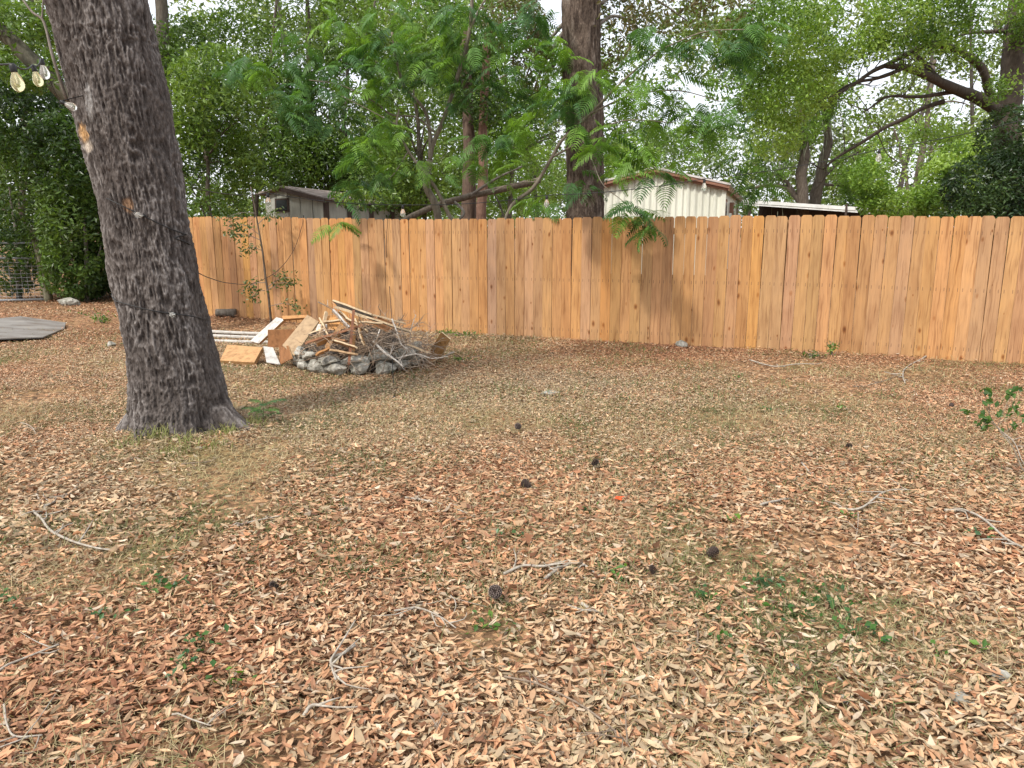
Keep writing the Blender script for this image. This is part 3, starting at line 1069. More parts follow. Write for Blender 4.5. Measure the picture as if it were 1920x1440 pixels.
# broadleaf trees filling the wood behind the left half of the fence
WOOD = [
    (400, 16.6, [(385, 320, 80, 130), (420, 200, 90, 90), (490, 325, 45, 28), (690, 372, 55, 20)], 'glossy laurel tree behind the left end of the fence', MID, 9000, [(395, 430, 0), (385, 300, 0), (380, 150, 0)], .06),
    (520, 21.5, [(500, 240, 110, 105), (580, 300, 80, 60)], 'laurel tree hanging over the grey shed roof', MID, 9500, [(480, 430, 0), (490, 300, 0), (505, 150, 0), (520, 0, 0)], .07),
    (640, 22.0, [(640, 230, 110, 110), (700, 330, 80, 60)], 'dark laurel tree behind the forked mimosa, left side', DARK[1:] + [(.07, .13, .04)], 9500, [(630, 430, 0), (645, 250, 0), (655, 60, 0)], .08),
    (790, 19.5, [(790, 250, 100, 130), (740, 340, 70, 60)], 'laurel tree standing directly behind the mimosa fork', MID, 9000, [(795, 430, 0), (790, 300, 0), (770, 100, 0)], .08),
    (560, 22, [(560, 60, 130, 100), (430, 110, 80, 70)], 'tall slender oak rising above the grey shed', MID[1:] + [(.13, .20, .05)], 8500, [(575, 430, 0), (582, 250, 0), (578, 60, 0), (570, -60, 0)], .10),
    (740, 23, [(740, 50, 130, 90), (840, 130, 80, 90)], 'tall oak with bright leaves above the mimosa', BRIGHT[:3], 8500, [(700, 430, 0), (705, 250, 0), (690, 60, 0), (680, -60, 0)], .11),
    (930, 22, [(930, 120, 90, 130), (960, 260, 70, 90)], 'bright leaved oak left of the straight brown trunk', BRIGHT[:3], 8000, [(955, 430, 0), (960, 300, 0), (945, 100, 0)], .09),
    (330, 21, [(330, 180, 70, 130), (250, 120, 80, 100)], 'grey trunked oak seen just behind the leaning oak', MID, 8000, [(300, 430, 0), (305, 200, 0), (303, 0, 0), (300, -90, 0)], .26),
    (60, 23, [(60, 70, 130, 90), (160, 120, 80, 80)], 'tall oak above the gate with sky showing through', MID[1:] + [(.12, .19, .05)], 8000, [(40, 430, 0), (50, 200, 0), (60, 0, 0)], .12),
    (980, 26, [(1000, 330, 70, 60), (1180, 330, 70, 60), (900, 350, 60, 50)], 'small bright tree low behind the straight trunk', BRIGHT[1:], 6500, [(1010, 430, 0), (1000, 340, 0), (990, 280, 0)], .07),
]
for k, (u, y, el, lab, pal, n, tr, r0) in enumerate(WOOD):
    g0 = ground_under(tr[0][0], y)
    pl = [g0 + [0, 0, -.05]] + [P(a, b, y) for (a, b, _) in tr]
    lims = [(pl, r0, r0 * .45)]
    rr = random.Random(k)
    for _ in range(4):
        j = rr.randrange(1, len(pl) - 1) if len(pl) > 2 else 1
        a = np.array(pl[j])
        e = a + np.array([rr.uniform(-1.6, 1.6), rr.uniform(-.6, .6), rr.uniform(.5, 1.6)])
        lims.append(([a, (a + e) / 2 + [0, 0, .15], e], r0 * .4, r0 * .12))
    tree('broadleaf_tree', lab, g0, lims, [E(a, b, y, c * 1.15, d * 1.15, 1.3) for (a, b, c, d) in el], int(n * 1.25), .125, pal, 80 + k, 'trees in the wood behind the fence', gap=.44, gscale=1.4, twn=3, barkcol=(.5, .47, .42))

# leaning trunk crossing the gap at the far left
lt = thing('leaning_tree', (P(300, 432, 11.5)[0], 11.5, 0), 'slanting grey trunk crossing behind the string lights at far left', 'tree')
mb = MB()
limb(mb, [ground_under(300, 11.5) + [0, 0, -.05], P(262, 400, 11.5), P(175, 240, 11.5), P(95, 150, 11.5), P(30, 85, 11.5), P(-40, 20, 11.5)], .14, .10, 40, 10, .1, (.45, .47, .38))
mb.build('trunk', M['bark_plain'], lt, smooth=True)
foliage(np.random.default_rng(3), [E(30, 50, 11.5, 60, 40, .6), E(60, 130, 11.2, 55, 40, .5)], 1500, .10, MID[1:], gap=.5, gscale=2).build('crown', M['leaf'], lt)

# reddish paired trunks and the fallen log over the fence
rt = thing('red_trunk_tree', (P(890, 432, 17)[0], 17, 0), 'pair of dark reddish trunks behind the middle-left of the fence', 'tree')
mb = MB()
limb(mb, [ground_under(876, 17) + [0, 0, -.05], P(878, 412, 17), P(880, 320, 17), P(878, 230, 17), P(870, 60, 17)], .19, .10, 24, 9, .12, (.55, .42, .36))
mb.build('trunk', M['bark_plain'], rt, smooth=True)
mb = MB()
limb(mb, [ground_under(902, 16.8) + [0, 0, -.05], P(902, 412, 16.8), P(906, 320, 16.8), P(905, 240, 16.8), P(915, 60, 16.8)], .13, .08, 24, 9, .12, (.85, .55, .46))
mb.build('trunk', M['bark_plain'], rt, smooth=True)
foliage(np.random.default_rng(9), [E(880, 90, 17, 70, 60, 1), E(900, 190, 17, 50, 50, .8)], 3000, .12, MID, gap=.5).build('crown', M['leaf'], rt)
lg = thing('fallen_log', (P(760, 420, 14.2)[0], 14.2, 1.2), 'fallen mossy log slanting up above the fence top', 'log')
mb = MB()
limb(mb, [P(700, 455, 14.2), P(765, 410, 14.2), P(820, 385, 14.4), P(880, 368, 14.6), P(940, 355, 14.8), P(1012, 338, 15)], .055, .062, 36, 9, .2, (.75, .68, .6))
mb.build('log_stem', M['bark_plain'], lg, smooth=True)
mb = MB()
limb(mb, [P(880, 368, 14.6), P(930, 335, 14.5), P(980, 312, 14.4)], .035, .015, 12, 6)
mb.build('stub', M['bark_plain'], lg, smooth=True)
mb = MB()
limb(mb, [P(850, 376, 14.5), P(870, 400, 14.3), P(845, 425, 14.2)], .03, .02, 12, 6)
mb.build('stub', M['bark_plain'], lg, smooth=True)

# live oak at the right edge: arching limbs
LY = 16.0
g0 = ground_under(1890, LY)
lims = [([g0 + [0, 0, -.05], P(1893, 400, LY), P(1890, 300, LY), P(1888, 225, LY), P(1902, 130, LY), P(1912, 0, LY), P(1920, -80, LY)], .30, .18),
        ([P(1888, 225, LY), P(1850, 190, LY - .2), P(1800, 168, LY - .5), P(1750, 145, LY - .8), P(1700, 125, LY - 1), P(1660, 122, LY - 1.2)], .14, .045),
        ([P(1862, 195, LY), P(1840, 130, LY - .2), P(1800, 95, LY - .5), P(1745, 80, LY - .8), P(1700, 100, LY - 1), P(1650, 128, LY - 1.2), P(1590, 165, LY - 1.4), P(1530, 190, LY - 1.6)], .09, .022),
        ([P(1760, 150, LY - .8), P(1735, 120, LY - .6), P(1715, 100, LY - .5)], .07, .04),
        ([P(1790, 172, LY - .5), P(1730, 180, LY - .6), P(1670, 185, LY - .8), P(1620, 210, LY - 1)], .045, .015),
        ([P(1770, 190, LY - .3), P(1720, 210, LY - .3), P(1650, 240, LY - .4), P(1590, 285, LY - .4), P(1545, 320, LY - .3)], .05, .02),
        ([P(1700, 125, LY - 1), P(1640, 150, LY - 1.2), P(1580, 165, LY - 1.3), P(1545, 205, LY - 1.3)], .04, .015),
        ([P(1912, 60, LY), P(1860, 62, LY), P(1790, 70, LY - .4)], .06, .02)]
tree('live_oak', 'spreading live oak with arching dark limbs at the right edge', g0, lims,
     [E(1500, 70, LY - 1.2, 150, 70, 1.3), E(1650, 40, LY - 1, 150, 60, 1.3), E(1800, 30, LY - .5, 140, 60, 1.3), E(1480, 180, LY - 1.2, 80, 60, 1.0), E(1590, 110, LY - 1.2, 80, 45, 1.0), E(1450, 260, LY - 1, 50, 40, .8), E(1760, 230, LY + .5, 70, 35, .8), E(1900, 110, LY - .5, 60, 70, .8), E(1750, 110, LY - 1.3, 90, 40, .5), E(1640, 190, LY - 1.5, 60, 35, .5), E(1830, 170, LY - .9, 60, 30, .4)],
     29000, .08, BRIGHT, 131, gap=.51, gscale=1.2, barkcol=(.34, .30, .27), twn=7, twl=.9, shell=.2)
# dark ivy-clad shrub at the oak's foot
g1 = ground_under(1870, 15.0)
tree('ivy_shrub', 'dark ivy clad shrub at the foot of the right-hand live oak', g1, [([g1 + [0, 0, -.05], g1 + [0, 0, 1.5], g1 + [.1, 0, 2.4]], .06, .02)],
     [E(1850, 350, 15, 75, 60, .8), E(1890, 260, 15.2, 50, 60, .7), E(1910, 350, 15, 50, 80, .7), E(1840, 420, 15, 80, 70, .8)], 9000, .10, [(.014, .032, .012), (.026, .056, .018), (.042, .082, .026), (.065, .115, .035)], 140, gap=.36, gscale=2, shell=.8)

# pair of oaks behind the carport
for k, (u, pts, lab, el) in enumerate([
    (1505, [(1505, 385), (1503, 330), (1508, 280), (1500, 230), (1515, 160)], 'dark trunked oak behind the carport, with side limbs to the left', [(1470, 210, 90, 70), (1440, 300, 50, 45), (1400, 160, 80, 60)]),
    (1530, [(1528, 385), (1540, 320), (1552, 270), (1556, 200), (1590, 160)], 'dark leaning oak behind the right part of the carport', [(1590, 300, 60, 60), (1620, 350, 50, 40), (1560, 200, 60, 50)])]):
    y = 27 + k
    g0 = ground_under(u, y)
    pl = [g0 + [0, 0, -.05]] + [P(a, b, y) for a, b in pts]
    lims = [(pl, .24, .10)]
    if k == 0:
        lims += [([P(1500, 380, y), P(1475, 352, y), P(1440, 348, y), P(1400, 352, y)], .10, .04), ([P(1490, 365, y), P(1470, 335, y), P(1430, 325, y)], .09, .03), ([P(1508, 270, y), P(1480, 230, y), P(1460, 190, y)], .09, .03)]
    else:
        lims += [([P(1545, 330, y), P(1580, 300, y), P(1640, 270, y)], .07, .03), ([P(1540, 345, y), P(1600, 350, y), P(1640, 375, y)], .06, .02)]
    tree('dark_oak', lab, g0, lims, [E(a, b, y, c, d, 1.5) for a, b, c, d in el], 6500, .15, BRIGHT[:3], 150 + k, 'oaks behind the carport', gap=.5, gscale=1.0, barkcol=(.5, .45, .4), twn=4, twl=1.2)
# hanging moss
mm = MB()
r_ = np.random.default_rng(77)
for (u, v, y, n, sx, sy) in [(1490, 230, 26.6, 110, 30, 40), (1470, 290, 26.6, 70, 18, 40), (1560, 240, 27.6, 50, 22, 30)]:
    for _ in range(n):
        a = P(u + r_.normal() * sx, v + r_.normal() * sy, y + r_.normal() * .4)
        L_ = r_.uniform(.15, .55)
        w = .012
        b = a + np.array([r_.normal() * .05, 0, -L_])
        mm.add([a + [-w, 0, 0], a + [w, 0, 0], b + [w * .3, 0, 0], b - [w * .3, 0, 0]], [(0, 1, 2, 3)], np.array((.22, .24, .17)) * r_.uniform(.7, 1.2))
o = mm.build('hanging_moss', M['moss'])
o['kind'] = 'stuff'; o['label'] = 'grey hanging moss draped from the oaks'; o['category'] = 'moss'
# slim trees right of the carport
for k, (y, pts, r0, lab, el) in enumerate([
    (24, [(1712, 400), (1722, 330), (1733, 260), (1740, 190), (1755, 110)], .13, 'slim dark tree right of the carport, leaning right', [(1750, 220, 50, 50), (1700, 300, 35, 40)]),
    (27, [(1699, 400), (1699, 330), (1690, 280), (1678, 240)], .07, 'thin pale stem beside the slim dark tree', [(1670, 300, 40, 50), (1800, 300, 40, 40)])]):
    g0 = ground_under(pts[0][0], y)
    pl = [g0 + [0, 0, -.05]] + [P(a, b, y) for a, b in pts]
    lims = [(pl, r0, r0 * .4)]
    if k == 0:
        lims += [([P(1728, 300, y), P(1750, 280, y), P(1790, 265, y)], .05, .015), ([P(1733, 260, y), P(1715, 230, y), P(1705, 210, y)], .04, .012), ([P(1738, 200, y), P(1780, 190, y), P(1830, 200, y)], .04, .012)]
    tree('slim_tree', lab, g0, lims, [E(a, b, y, c, d, 1) for a, b, c, d in el], 1500, .12, BRIGHT[1:], 160 + k, 'slim trees right of the carport', gap=.52, twn=5, barkcol=(.6, .55, .5))
# bright understory shrubs right
for k, (u, y, el, lab, pal) in enumerate([
    (1680, 22, [(1680, 380, 70, 40), (1640, 330, 40, 40)], 'bright green shrub behind the fence right of the carport', BRIGHT[1:]),
    (1770, 21, [(1770, 350, 50, 60), (1800, 290, 40, 40)], 'bright green shrub beside the dark ivy clump', BRIGHT),
    (1330, 30, [(1330, 270, 90, 60), (1230, 290, 70, 50)], 'pale green shrub above the trailer roof', PALE[:2] + BRIGHT[1:3])]):
    g0 = ground_under(u, y)
    tree('understory_shrub', lab, g0, [([g0 + [0, 0, -.05], g0 + [.05, 0, 1.2], g0 + [0, 0, 2.4]], .05, .02)], [E(a, b, y, c, d, 1) for a, b, c, d in el], 4200, .13, pal, 170 + k, 'bright shrubs behind the fence', gap=.45)

# far wood: one mass
r_ = np.random.default_rng(200)
ells = []
for k in range(46):
    y = r_.uniform(36, 52)
    u = -150 + k * 48 + r_.normal() * 30
    top = r_.uniform(120, 260)
    ells.append(E(u, (top + 430) / 2, y, r_.uniform(50, 80), (430 - top) / 2 + 15, 2.5))
for k in range(44):
    y = r_.uniform(36, 48)
    u = r_.uniform(-100, 1150) if k % 3 else r_.uniform(1150, 2050)
    ells.append(E(u, r_.uniform(-40, 140), y, r_.uniform(60, 110), r_.uniform(30, 60), 2.5))
fw = foliage(r_, ells, 98000, .31, [(.075, .12, .03), (.12, .18, .04), (.18, .25, .065), (.25, .32, .10)], gap=.43, gscale=.5, shell=.3)
for k in range(5):
    y = r_.uniform(36, 46)
    u = r_.choice([r_.uniform(-60, 900), r_.uniform(1560, 1980)])
    p0 = ground_under(u, y)
    limb(fw, [p0, p0 + [r_.normal() * .4, 0, 4], p0 + [r_.normal() * .8, 0, 9], p0 + [r_.normal(), 0, 16]], r_.uniform(.10, .2), .04, 14, 6, .1, (.10, .085, .07))
o = fw.build('far_wood', M['leaf'])
ells = []
for k in range(40):
    y = r_.uniform(31, 35)
    ells.append(E(-120 + k * 55, r_.uniform(395, 425), y, r_.uniform(45, 70), r_.uniform(30, 65), 1.2))
lo = foliage(r_, ells, 15000, .26, [(.06, .10, .025), (.11, .17, .035), (.17, .24, .06)], gap=.30, gscale=.6, shell=.5).build('understory', M['leaf'], o)
lo['kind'] = 'stuff'
o['kind'] = 'stuff'; o['label'] = 'distant pale green wood behind the trailer and trees'; o['category'] = 'wood'

# ------------------------------------------------------------------ trailer home
def trailer():
    A = P(1355, 400, 20.0)[:2]                       # near right corner
    side = nrm(np.array([3.2, 9.5]))                 # along the length, away
    wdir = np.array([-side[1], side[0]])             # along the gable end, to the left
    W, Ln, H = 3.55, 9.5, 2.74
    t = thing('trailer_home', (*A, 0), 'cream corrugated trailer home with brown roof trim behind the fence', 'trailer')
    up = np.array([0, 0, 1.0])
    a3, s3, w3 = np.array([*A, 0]), np.array([*side, 0]), np.array([*wdir, 0])
    n3 = -s3                                         # outward normal of the gable end

    # corrugated gable wall
    def corr(o3, d3, out3, length, topf, name, amp=.022, period=.17):
        mb = MB()
        n = int(length / period) * 6
        xs = np.linspace(0, length, n + 1)
        prof = amp * np.clip(np.sin(xs / period * 2 * np.pi) * 1.8, -1, 1)
        lo = o3 + xs[:, None] * d3 + prof[:, None] * out3 + up * .45
        hi = o3 + xs[:, None] * d3 + prof[:, None] * out3 + up * np.array([topf(x) for x in xs])[:, None]
        v = np.stack([lo, hi], 1).reshape(-1, 3)
        i = np.arange(n) * 2
        mb.add(v, np.stack([i, i + 2, i + 3, i + 1], -1))
        return mb.build(name, M['siding'], t)
    peak = .42
    topf = lambda x: H + peak * (1 - abs(x - W / 2) / (W / 2)) - .02
    corr(a3, w3, n3, W, topf, 'end_wall')
    corr(a3, s3, -w3, Ln, lambda x: H, 'side_wall', .010, .20)
    corr(a3 + w3 * W, s3, w3, Ln, lambda x: H, 'side_wall', .010, .20)
    mb = MB()
    slab(mb, a3 + w3 * W / 2 + s3 * Ln / 2 + up * .225, w3 * (W / 2 - .05), s3 * (Ln / 2 - .05), up * .225)
    mb.build('skirting', M['darkwall'], t)
    mb = MB()
    slab(mb, a3 + w3 * W / 2 + s3 * Ln + up * 1.5, w3 * (W / 2 - .03), s3 * .02, up * 1.2)
    mb.build('end_wall', M['siding'], t)
    # roof: two slabs with overhang
    for sgn, e0, e1 in ((1, -.16, W / 2), (2, W / 2, W + .16)):
        mb = MB()
        zz = lambda x: H + peak * (1 - abs(x - W / 2) / (W / 2)) + .03
        p = [a3 + w3 * e0 - s3 * .2 + up * zz(e0), a3 + w3 * e1 - s3 * .2 + up * zz(e1), a3 + w3 * e1 + s3 * (Ln + .2) + up * zz(e1), a3 + w3 * e0 + s3 * (Ln + .2) + up * zz(e0)]
        p = np.array(p)
        mb.add(np.vstack([p, p + up * .05]), BOXF)
        rf = mb.build('roof', M['rooftop'], t)
        # trim boards under the roof edge on the gable: two steps
        d_ = (p[1] - p[0])
        for q, (dz, th, out) in enumerate(((-.045, .036, .165), (-.115, .034, .10))):
            mb = MB()
            o3 = (p[0] + p[1]) / 2 + s3 * (.2 - out) + up * dz
            slab(mb, o3, d_ / 2 * (1.0 - .01 * q), s3 * .02, up * th)
            mb.build('trim_board', M['trim'], rf)
    mb = MB()
    slab(mb, a3 - w3 * .14 + s3 * Ln / 2 + up * (H - .06), w3 * .02, s3 * (Ln / 2 + .18), up * .09)
    mb.build('trim_board', M['trim'], t)
    mb = MB()
    slab(mb, a3 - w3 * .012 - s3 * .03 + up * 1.55, w3 * .05, s3 * .03, up * 1.14)
    mb.build('corner_post', M['siding'], t)
    # window and door on the side wall, lamp
    for x0, x1, z0, z1, nm in ((.35, .95, .9, 2.42, 'window'), (4.6, 5.4, .5, 2.45, 'door')):
        mb = MB()
        c = a3 + s3 * (x0 + x1) / 2 - w3 * .03 + up * (z0 + z1) / 2
        slab(mb, c, s3 * (x1 - x0) / 2, w3 * .02, up * (z1 - z0) / 2)
        w_ = mb.build(nm, M['trim'], t)
        mb = MB()
        slab(mb, c - w3 * .018, s3 * ((x1 - x0) / 2 - .07), w3 * .012, up * ((z1 - z0) / 2 - .09))
        mb.build('pane', M['glass_dark'], w_)
    mb = MB()
    c = a3 + s3 * 2.6 - w3 * .09 + up * 2.25
    slab(mb, c, s3 * .10, w3 * .06, up * .15)
    l_ = mb.build('wall_lamp', M['trim'], t)
    mb = MB()
    slab(mb, c - w3 * .02 , s3 * .07, w3 * .065, up * .09)
    mb.build('lamp_glass', M['fascia'], l_)
    # carport
    c0, c1 = P(1380, 374.6, 27.2), P(1634, 391, 24.4)
    cp_ = thing('carport', (*((c0 + c1) / 2)[:2], 0), 'low white edged carport roof attached right of the trailer', 'carport')
    d_ = c1 - c0
    back = nrm(np.array([-(-d_[1]), d_[0], 0]) * np.array([-1, 1, 1]))
    back = nrm(np.array([-d_[1], d_[0], 0]))
    if back[1] < 0:
        back = -back
    mb = MB()
    p = np.array([c0, c1, c1 + back * 5.5, c0 + back * 5.5])
    mb.add(np.vstack([p - up * .05, p - up * .01]), BOXF)
    mb.build('roof', M['rooftop'], cp_)
    for q, (dz, h_, out, mt) in enumerate(((-.035, .055, .03, 'fascia'), (-.125, .03, .01, 'fascia'))):
        mb = MB()
        slab(mb, (c0 + c1) / 2 - back * out + up * dz, d_ / 2 * 1.01, back * .02, up * h_)
        mb.build('fascia', M[mt], cp_)
    mb = MB()
    slab(mb, (c0 + c1) / 2 + back * 2.2 - up * 1.3, d_ / 2, back * .03, up * 1.15)
    mb.build('shade_back_wall', M['darkwall'], cp_)  # dark brown carries the shade under the carport roof in its colour
    for fr in (.10, .83, .98):
        mb = MB()
        c = c0 + d_ * fr + back * .12
        slab(mb, (c[0], c[1], (c[2] - .12) / 2), (.05, 0, 0), (0, .05, 0), (0, 0, (c[2] - .12) / 2))
        mb.build('post', M['darkwall'], cp_)
    mb = MB()
    c = c0 + d_ * .835 - back * .06 - up * .09
    slab(mb, c, nrm(d_) * .03, back * .02, up * .18)
    mb.build('bracket', M['darkwall'], cp_)


trailer()


# ------------------------------------------------------------------ old shed
def shed():
    y0 = 18.0
    a = P(500, 400, y0 + .9)
    b = P(612, 400, y0)
    c = P(772, 400, y0 + 1.6)
    t = thing('old_shed', (b[0], b[1], 0), 'weathered grey shed half hidden behind the left part of the fence', 'shed')
    up = np.array([0, 0, 1.0])
    A, B, C_ = (np.array([q[0], q[1], 0]) for q in (a, b, c))
    za, zb, zp, zc = P(500, 366, y0 + .9)[2], P(612, 374, y0)[2], P(540, 352, y0 + .6)[2], P(772, 390, y0 + 1.6)[2]
    n1 = nrm(np.cross(B - A, up))
    n2 = nrm(np.cross(C_ - B, up))
    pk = A + (B - A) * .36
    # gable end made of upright sheets
    k = 5
    for i in range(k):
        f0, f1 = i / k + .006, (i + 1) / k - .006
        top = lambda f: (za + (zp - za) * f / .36) if f < .36 else (zp + (zb - zp) * (f - .36) / .64)
        p = [A + (B - A) * f0, A + (B - A) * f1]
        pf = np.array([p[0], p[1], p[1] + up * (top(f1) - .04), p[0] + up * (top(f0) - .04)])
        mb = MB()
        off = n1 * (.006 * (i % 2))
        mb.add(np.vstack([pf + off, pf + n1 * .03 + off]), BOXF)
        mb.build('wall_sheet', M['shedwall'], t)
    for i in range(4):
        f0, f1 = i / 4 + .012, (i + 1) / 4 - .012
        p0, p1 = B + (C_ - B) * f0, B + (C_ - B) * f1
        pf = np.array([p0, p1, p1 + up * (zb + (zc - zb) * f1 - .05), p0 + up * (zb + (zc - zb) * f0 - .05)])
        mb = MB()
        mb.add(np.vstack([pf, pf - n2 * .03]), BOXF)
        mb.build('wall_sheet', M['shedwall'], t)
    for f in (0, .25, .5, .75):
        mb = MB()
        c0 = B + (C_ - B) * f + n2 * .0
        slab(mb, c0 + up * (zb / 2 - .03), nrm(C_ - B) * .05, n2 * .05, up * (zb / 2 - .03))
        mb.build('post', M['darkwall'], t)
    # small window in the gable
    cw = A + (B - A) * .30 + up * 2.2 + n1 * .045
    mb = MB()
    slab(mb, cw, nrm(B - A) * .22, n1 * .012, up * .16)
    w_ = mb.build('window', M['darkwall'], t)
    mb = MB()
    slab(mb, cw + n1 * .008, nrm(B - A) * .17, n1 * .012, up * .12)
    mb.build('pane', M['glass_dark'], w_)
    # rusty sheet roof, two slopes
    far = nrm(C_ - B) * np.linalg.norm(C_ - B)
    mb = MB()
    e0, e1 = pk + up * zp + n1 * .15, B + up * zb + n1 * .1 + n2 * .12
    p = np.array([e1 - up * .01, e1 + far + up * (zc - zb), e0 + far + up * (zc - zb), e0])
    mb.add(np.vstack([p, p + up * .04]), BOXF)
    mb.build('roof', M['shedroof'], t)
    mb = MB()
    e2 = A + up * za + n1 * .15 - nrm(B - A) * .2
    p = np.array([e0, e0 + far + up * (zc - zb), e2 + far + up * (zc - zb), e2])
    mb.add(np.vstack([p + up * .005, p + up * .045]), BOXF)
    mb.build('roof', M['shedroof'], t)
    mb = MB()
    slab(mb, (e0 + e1) / 2 - up * .04 + n1 * .02, (e1 - e0) / 2, n1 * .015, up * .05)
    mb.build('fascia', M['darkwall'], t)


shed()

# ------------------------------------------------------------------ gate at far left
def gate():
    g0, g1 = G(-160, 572), G(86, 566)
    t = thing('metal_gate', (g1[0], g1[1], 0), 'galvanised tube gate with wire mesh at the far left', 'gate')
    d = g1 - g0
    H = 1.34
    up = np.array([0, 0, 1.0])

    def bar(f0, z0, f1, z1, rad, name):
        mb = MB()
        tube(mb, np.linspace(g0 + d * f0 + up * z0, g0 + d * f1 + up * z1, 3), rad, 10)
        return mb.build(name, M['steel'], t, smooth=True)
    for z in (.06, 1.0, H):
        bar(0, z, 1, z, .024, 'gate_rail')
    for f in (0, .5, 1):
        bar(f, .06, f, H, .024, 'gate_upright')
    mb = MB()
    for z in np.arange(.14, 1.0, .085):
        tube(mb, np.linspace(g0 + d * 0.0 + up * z, g0 + d + up * z, 2), .004, 4)
    for f in np.arange(.02, 1, .045):
        tube(mb, np.linspace(g0 + d * f + up * .06, g0 + d * f + up * 1.0, 2), .004, 4)
    mb.build('wire_mesh', M['steel'], t)
    p = G(92, 566)
    po = thing('gate_post', (p[0], p[1], 0), 'ivy covered round timber post beside the metal gate', 'post')
    mb = MB()
    limb(mb, [p + [0, 0, -.05], p + [-.08, 0, 1.0], p + [-.18, 0, 1.75]], .095, .085, 14, 10, .1, (.85, .9, .7))
    mb.build('timber', M['bark_plain'], po, smooth=True)
    r = np.random.default_rng(8)
    foliage(r, [(p + np.array([-.1, 0, 1.25]), np.array([.3, .25, .55])), (p + np.array([0, 0, .5]), np.array([.18, .2, .4]))], 420, .10, MID, gap=.4).build('ivy', M['leaf'], po)


gate()

# ------------------------------------------------------------------ stone fire ring with scrap pile
FC = G(672, 688)
FC = np.array([FC[0] , FC[1] + .05, 0])


def stone_mesh(r, size):
    """angular weathered block"""
    n, k = 14, 9
    th, ph = np.meshgrid(np.arange(n) * 2 * np.pi / n, np.linspace(-np.pi / 2, np.pi / 2, k))
    d = np.stack([np.cos(th) * np.cos(ph), np.sin(th) * np.cos(ph), np.sin(ph)], -1).reshape(-1, 3)
    # clip a box-ish form by random planes
    rad = np.full(len(d), 1.3)
    for _ in range(15):
        nn = nrm(r.normal(size=3))
        off = r.uniform(.60, .92)
        dn = d @ nn
        rad = np.where(dn > .05, np.minimum(rad, off / np.maximum(dn, .05)), rad)
    v = d * rad[:, None]
    v = v + (np.stack([vn(v * 2.6 + r.random() * 20) for _ in range(3)], 1) - .5) * .18
    v = v * np.array(size)
    i = np.arange(k - 1)[:, None] * n
    j = np.arange(n)[None, :]
    f = np.stack([i + j, i + (j + 1) % n, i + n + (j + 1) % n, i + n + j], -1).reshape(-1, 4)
    mb = MB()
    mb.add(v, f)
    return mb


ring = thing('fire_ring', FC, 'ring of rough grey limestone blocks holding the scrap pile', 'fire pit')
rr_ = np.random.default_rng(91)
stones = []
for k in range(16):
    a = k / 16 * 2 * np.pi + .2
    stones.append((np.array([.70 * math.cos(a), .66 * math.sin(a), .075]), (.150, .115, .082), a))
for k in range(14):
    a = -np.pi + k / 14 * 2 * np.pi + .35
    if math.sin(a) < .75:
        stones.append((np.array([.68 * math.cos(a), .64 * math.sin(a), .185 + .02 * rr_.normal()]), (.140, .105, .066), a))
for k, (p, sz, a) in enumerate(stones):
    mb = stone_mesh(rr_, np.array(sz) * rr_.uniform(.72, 1.3, 3))
    me = mb.mesh('stone')
    me.materials.append(M['stone'])
    o = link('stone', me, None, ring)
    o.matrix_parent_inverse = Matrix()
    o.location = Vector(p)
    o.rotation_euler = (rr_.normal() * .15, rr_.normal() * .15, a + np.pi / 2 + rr_.normal() * .25)

ORANGE = (.44, .225, .09)
TAN = (.40, .25, .13)
BROWN = (.26, .12, .05)
REDB = (.21, .095, .055)
WHITE = (.50, .485, .455)
GREYW = (.36, .34, .31)
PALEW = (.55, .42, .27)


def board(name, label, p0, p1, width, thick, col, roll=0.0, edge=None, cat='board', jag=True):
    """a scrap board from p0 to p1; roll turns it about its length; ends cut ragged"""
    p0, p1 = np.asarray(p0, float), np.asarray(p1, float)
    d = nrm(p1 - p0)
    ref = np.array([0, 0, 1.0]) if abs(d[2]) < .9 else np.array([0, 1.0, 0])
    s = nrm(np.cross(d, ref))
    n = np.cross(s, d)
    s2 = s * math.cos(roll) + n * math.sin(roll)
    n2 = np.cross(s2, d)
    r = np.random.default_rng(sum(map(ord, label)) + int(abs(p0[0]) * 1000))
    mb = MB()
    rows = []
    ln = np.linalg.norm(p1 - p0)
    for k, f in enumerate((0, .33, .66, 1)):
        for sgn in (-1, 0, 1):
            e = 0
            if jag and k in (0, 3):
                e = r.uniform(-.02, .02) * (1 if k == 3 else -1)
            c = p0 + d * (ln * f + e) + s2 * sgn * width / 2 + n2 * .004 * math.sin(k * 2)
            rows.append(c - n2 * thick / 2)
            rows.append(c + n2 * thick / 2)
    v = np.array(rows).reshape(4, 3, 2, 3)
    idx = np.arange(24).reshape(4, 3, 2)
    f, fe = [], []
    for k in range(3):
        for q in range(2):
            f.append((idx[k, q, 1], idx[k, q + 1, 1], idx[k + 1, q + 1, 1], idx[k + 1, q, 1]))
            f.append((idx[k, q, 0], idx[k + 1, q, 0], idx[k + 1, q + 1, 0], idx[k, q + 1, 0]))
        fe.append((idx[k, 0, 0], idx[k, 0, 1], idx[k + 1, 0, 1], idx[k + 1, 0, 0]))
        fe.append((idx[k, 2, 1], idx[k, 2, 0], idx[k + 1, 2, 0], idx[k + 1, 2, 1]))
    for q in range(2):
        fe.append((idx[0, q, 0], idx[0, q + 1, 0], idx[0, q + 1, 1], idx[0, q, 1]))
        fe.append((idx[3, q, 1], idx[3, q + 1, 1], idx[3, q + 1, 0], idx[3, q, 0]))
    mb.add(v.reshape(-1, 3), f, col)
    mb.more(fe, edge if edge is not None else col)
    return mb.build(name, M['debris'], label=label, category=cat)


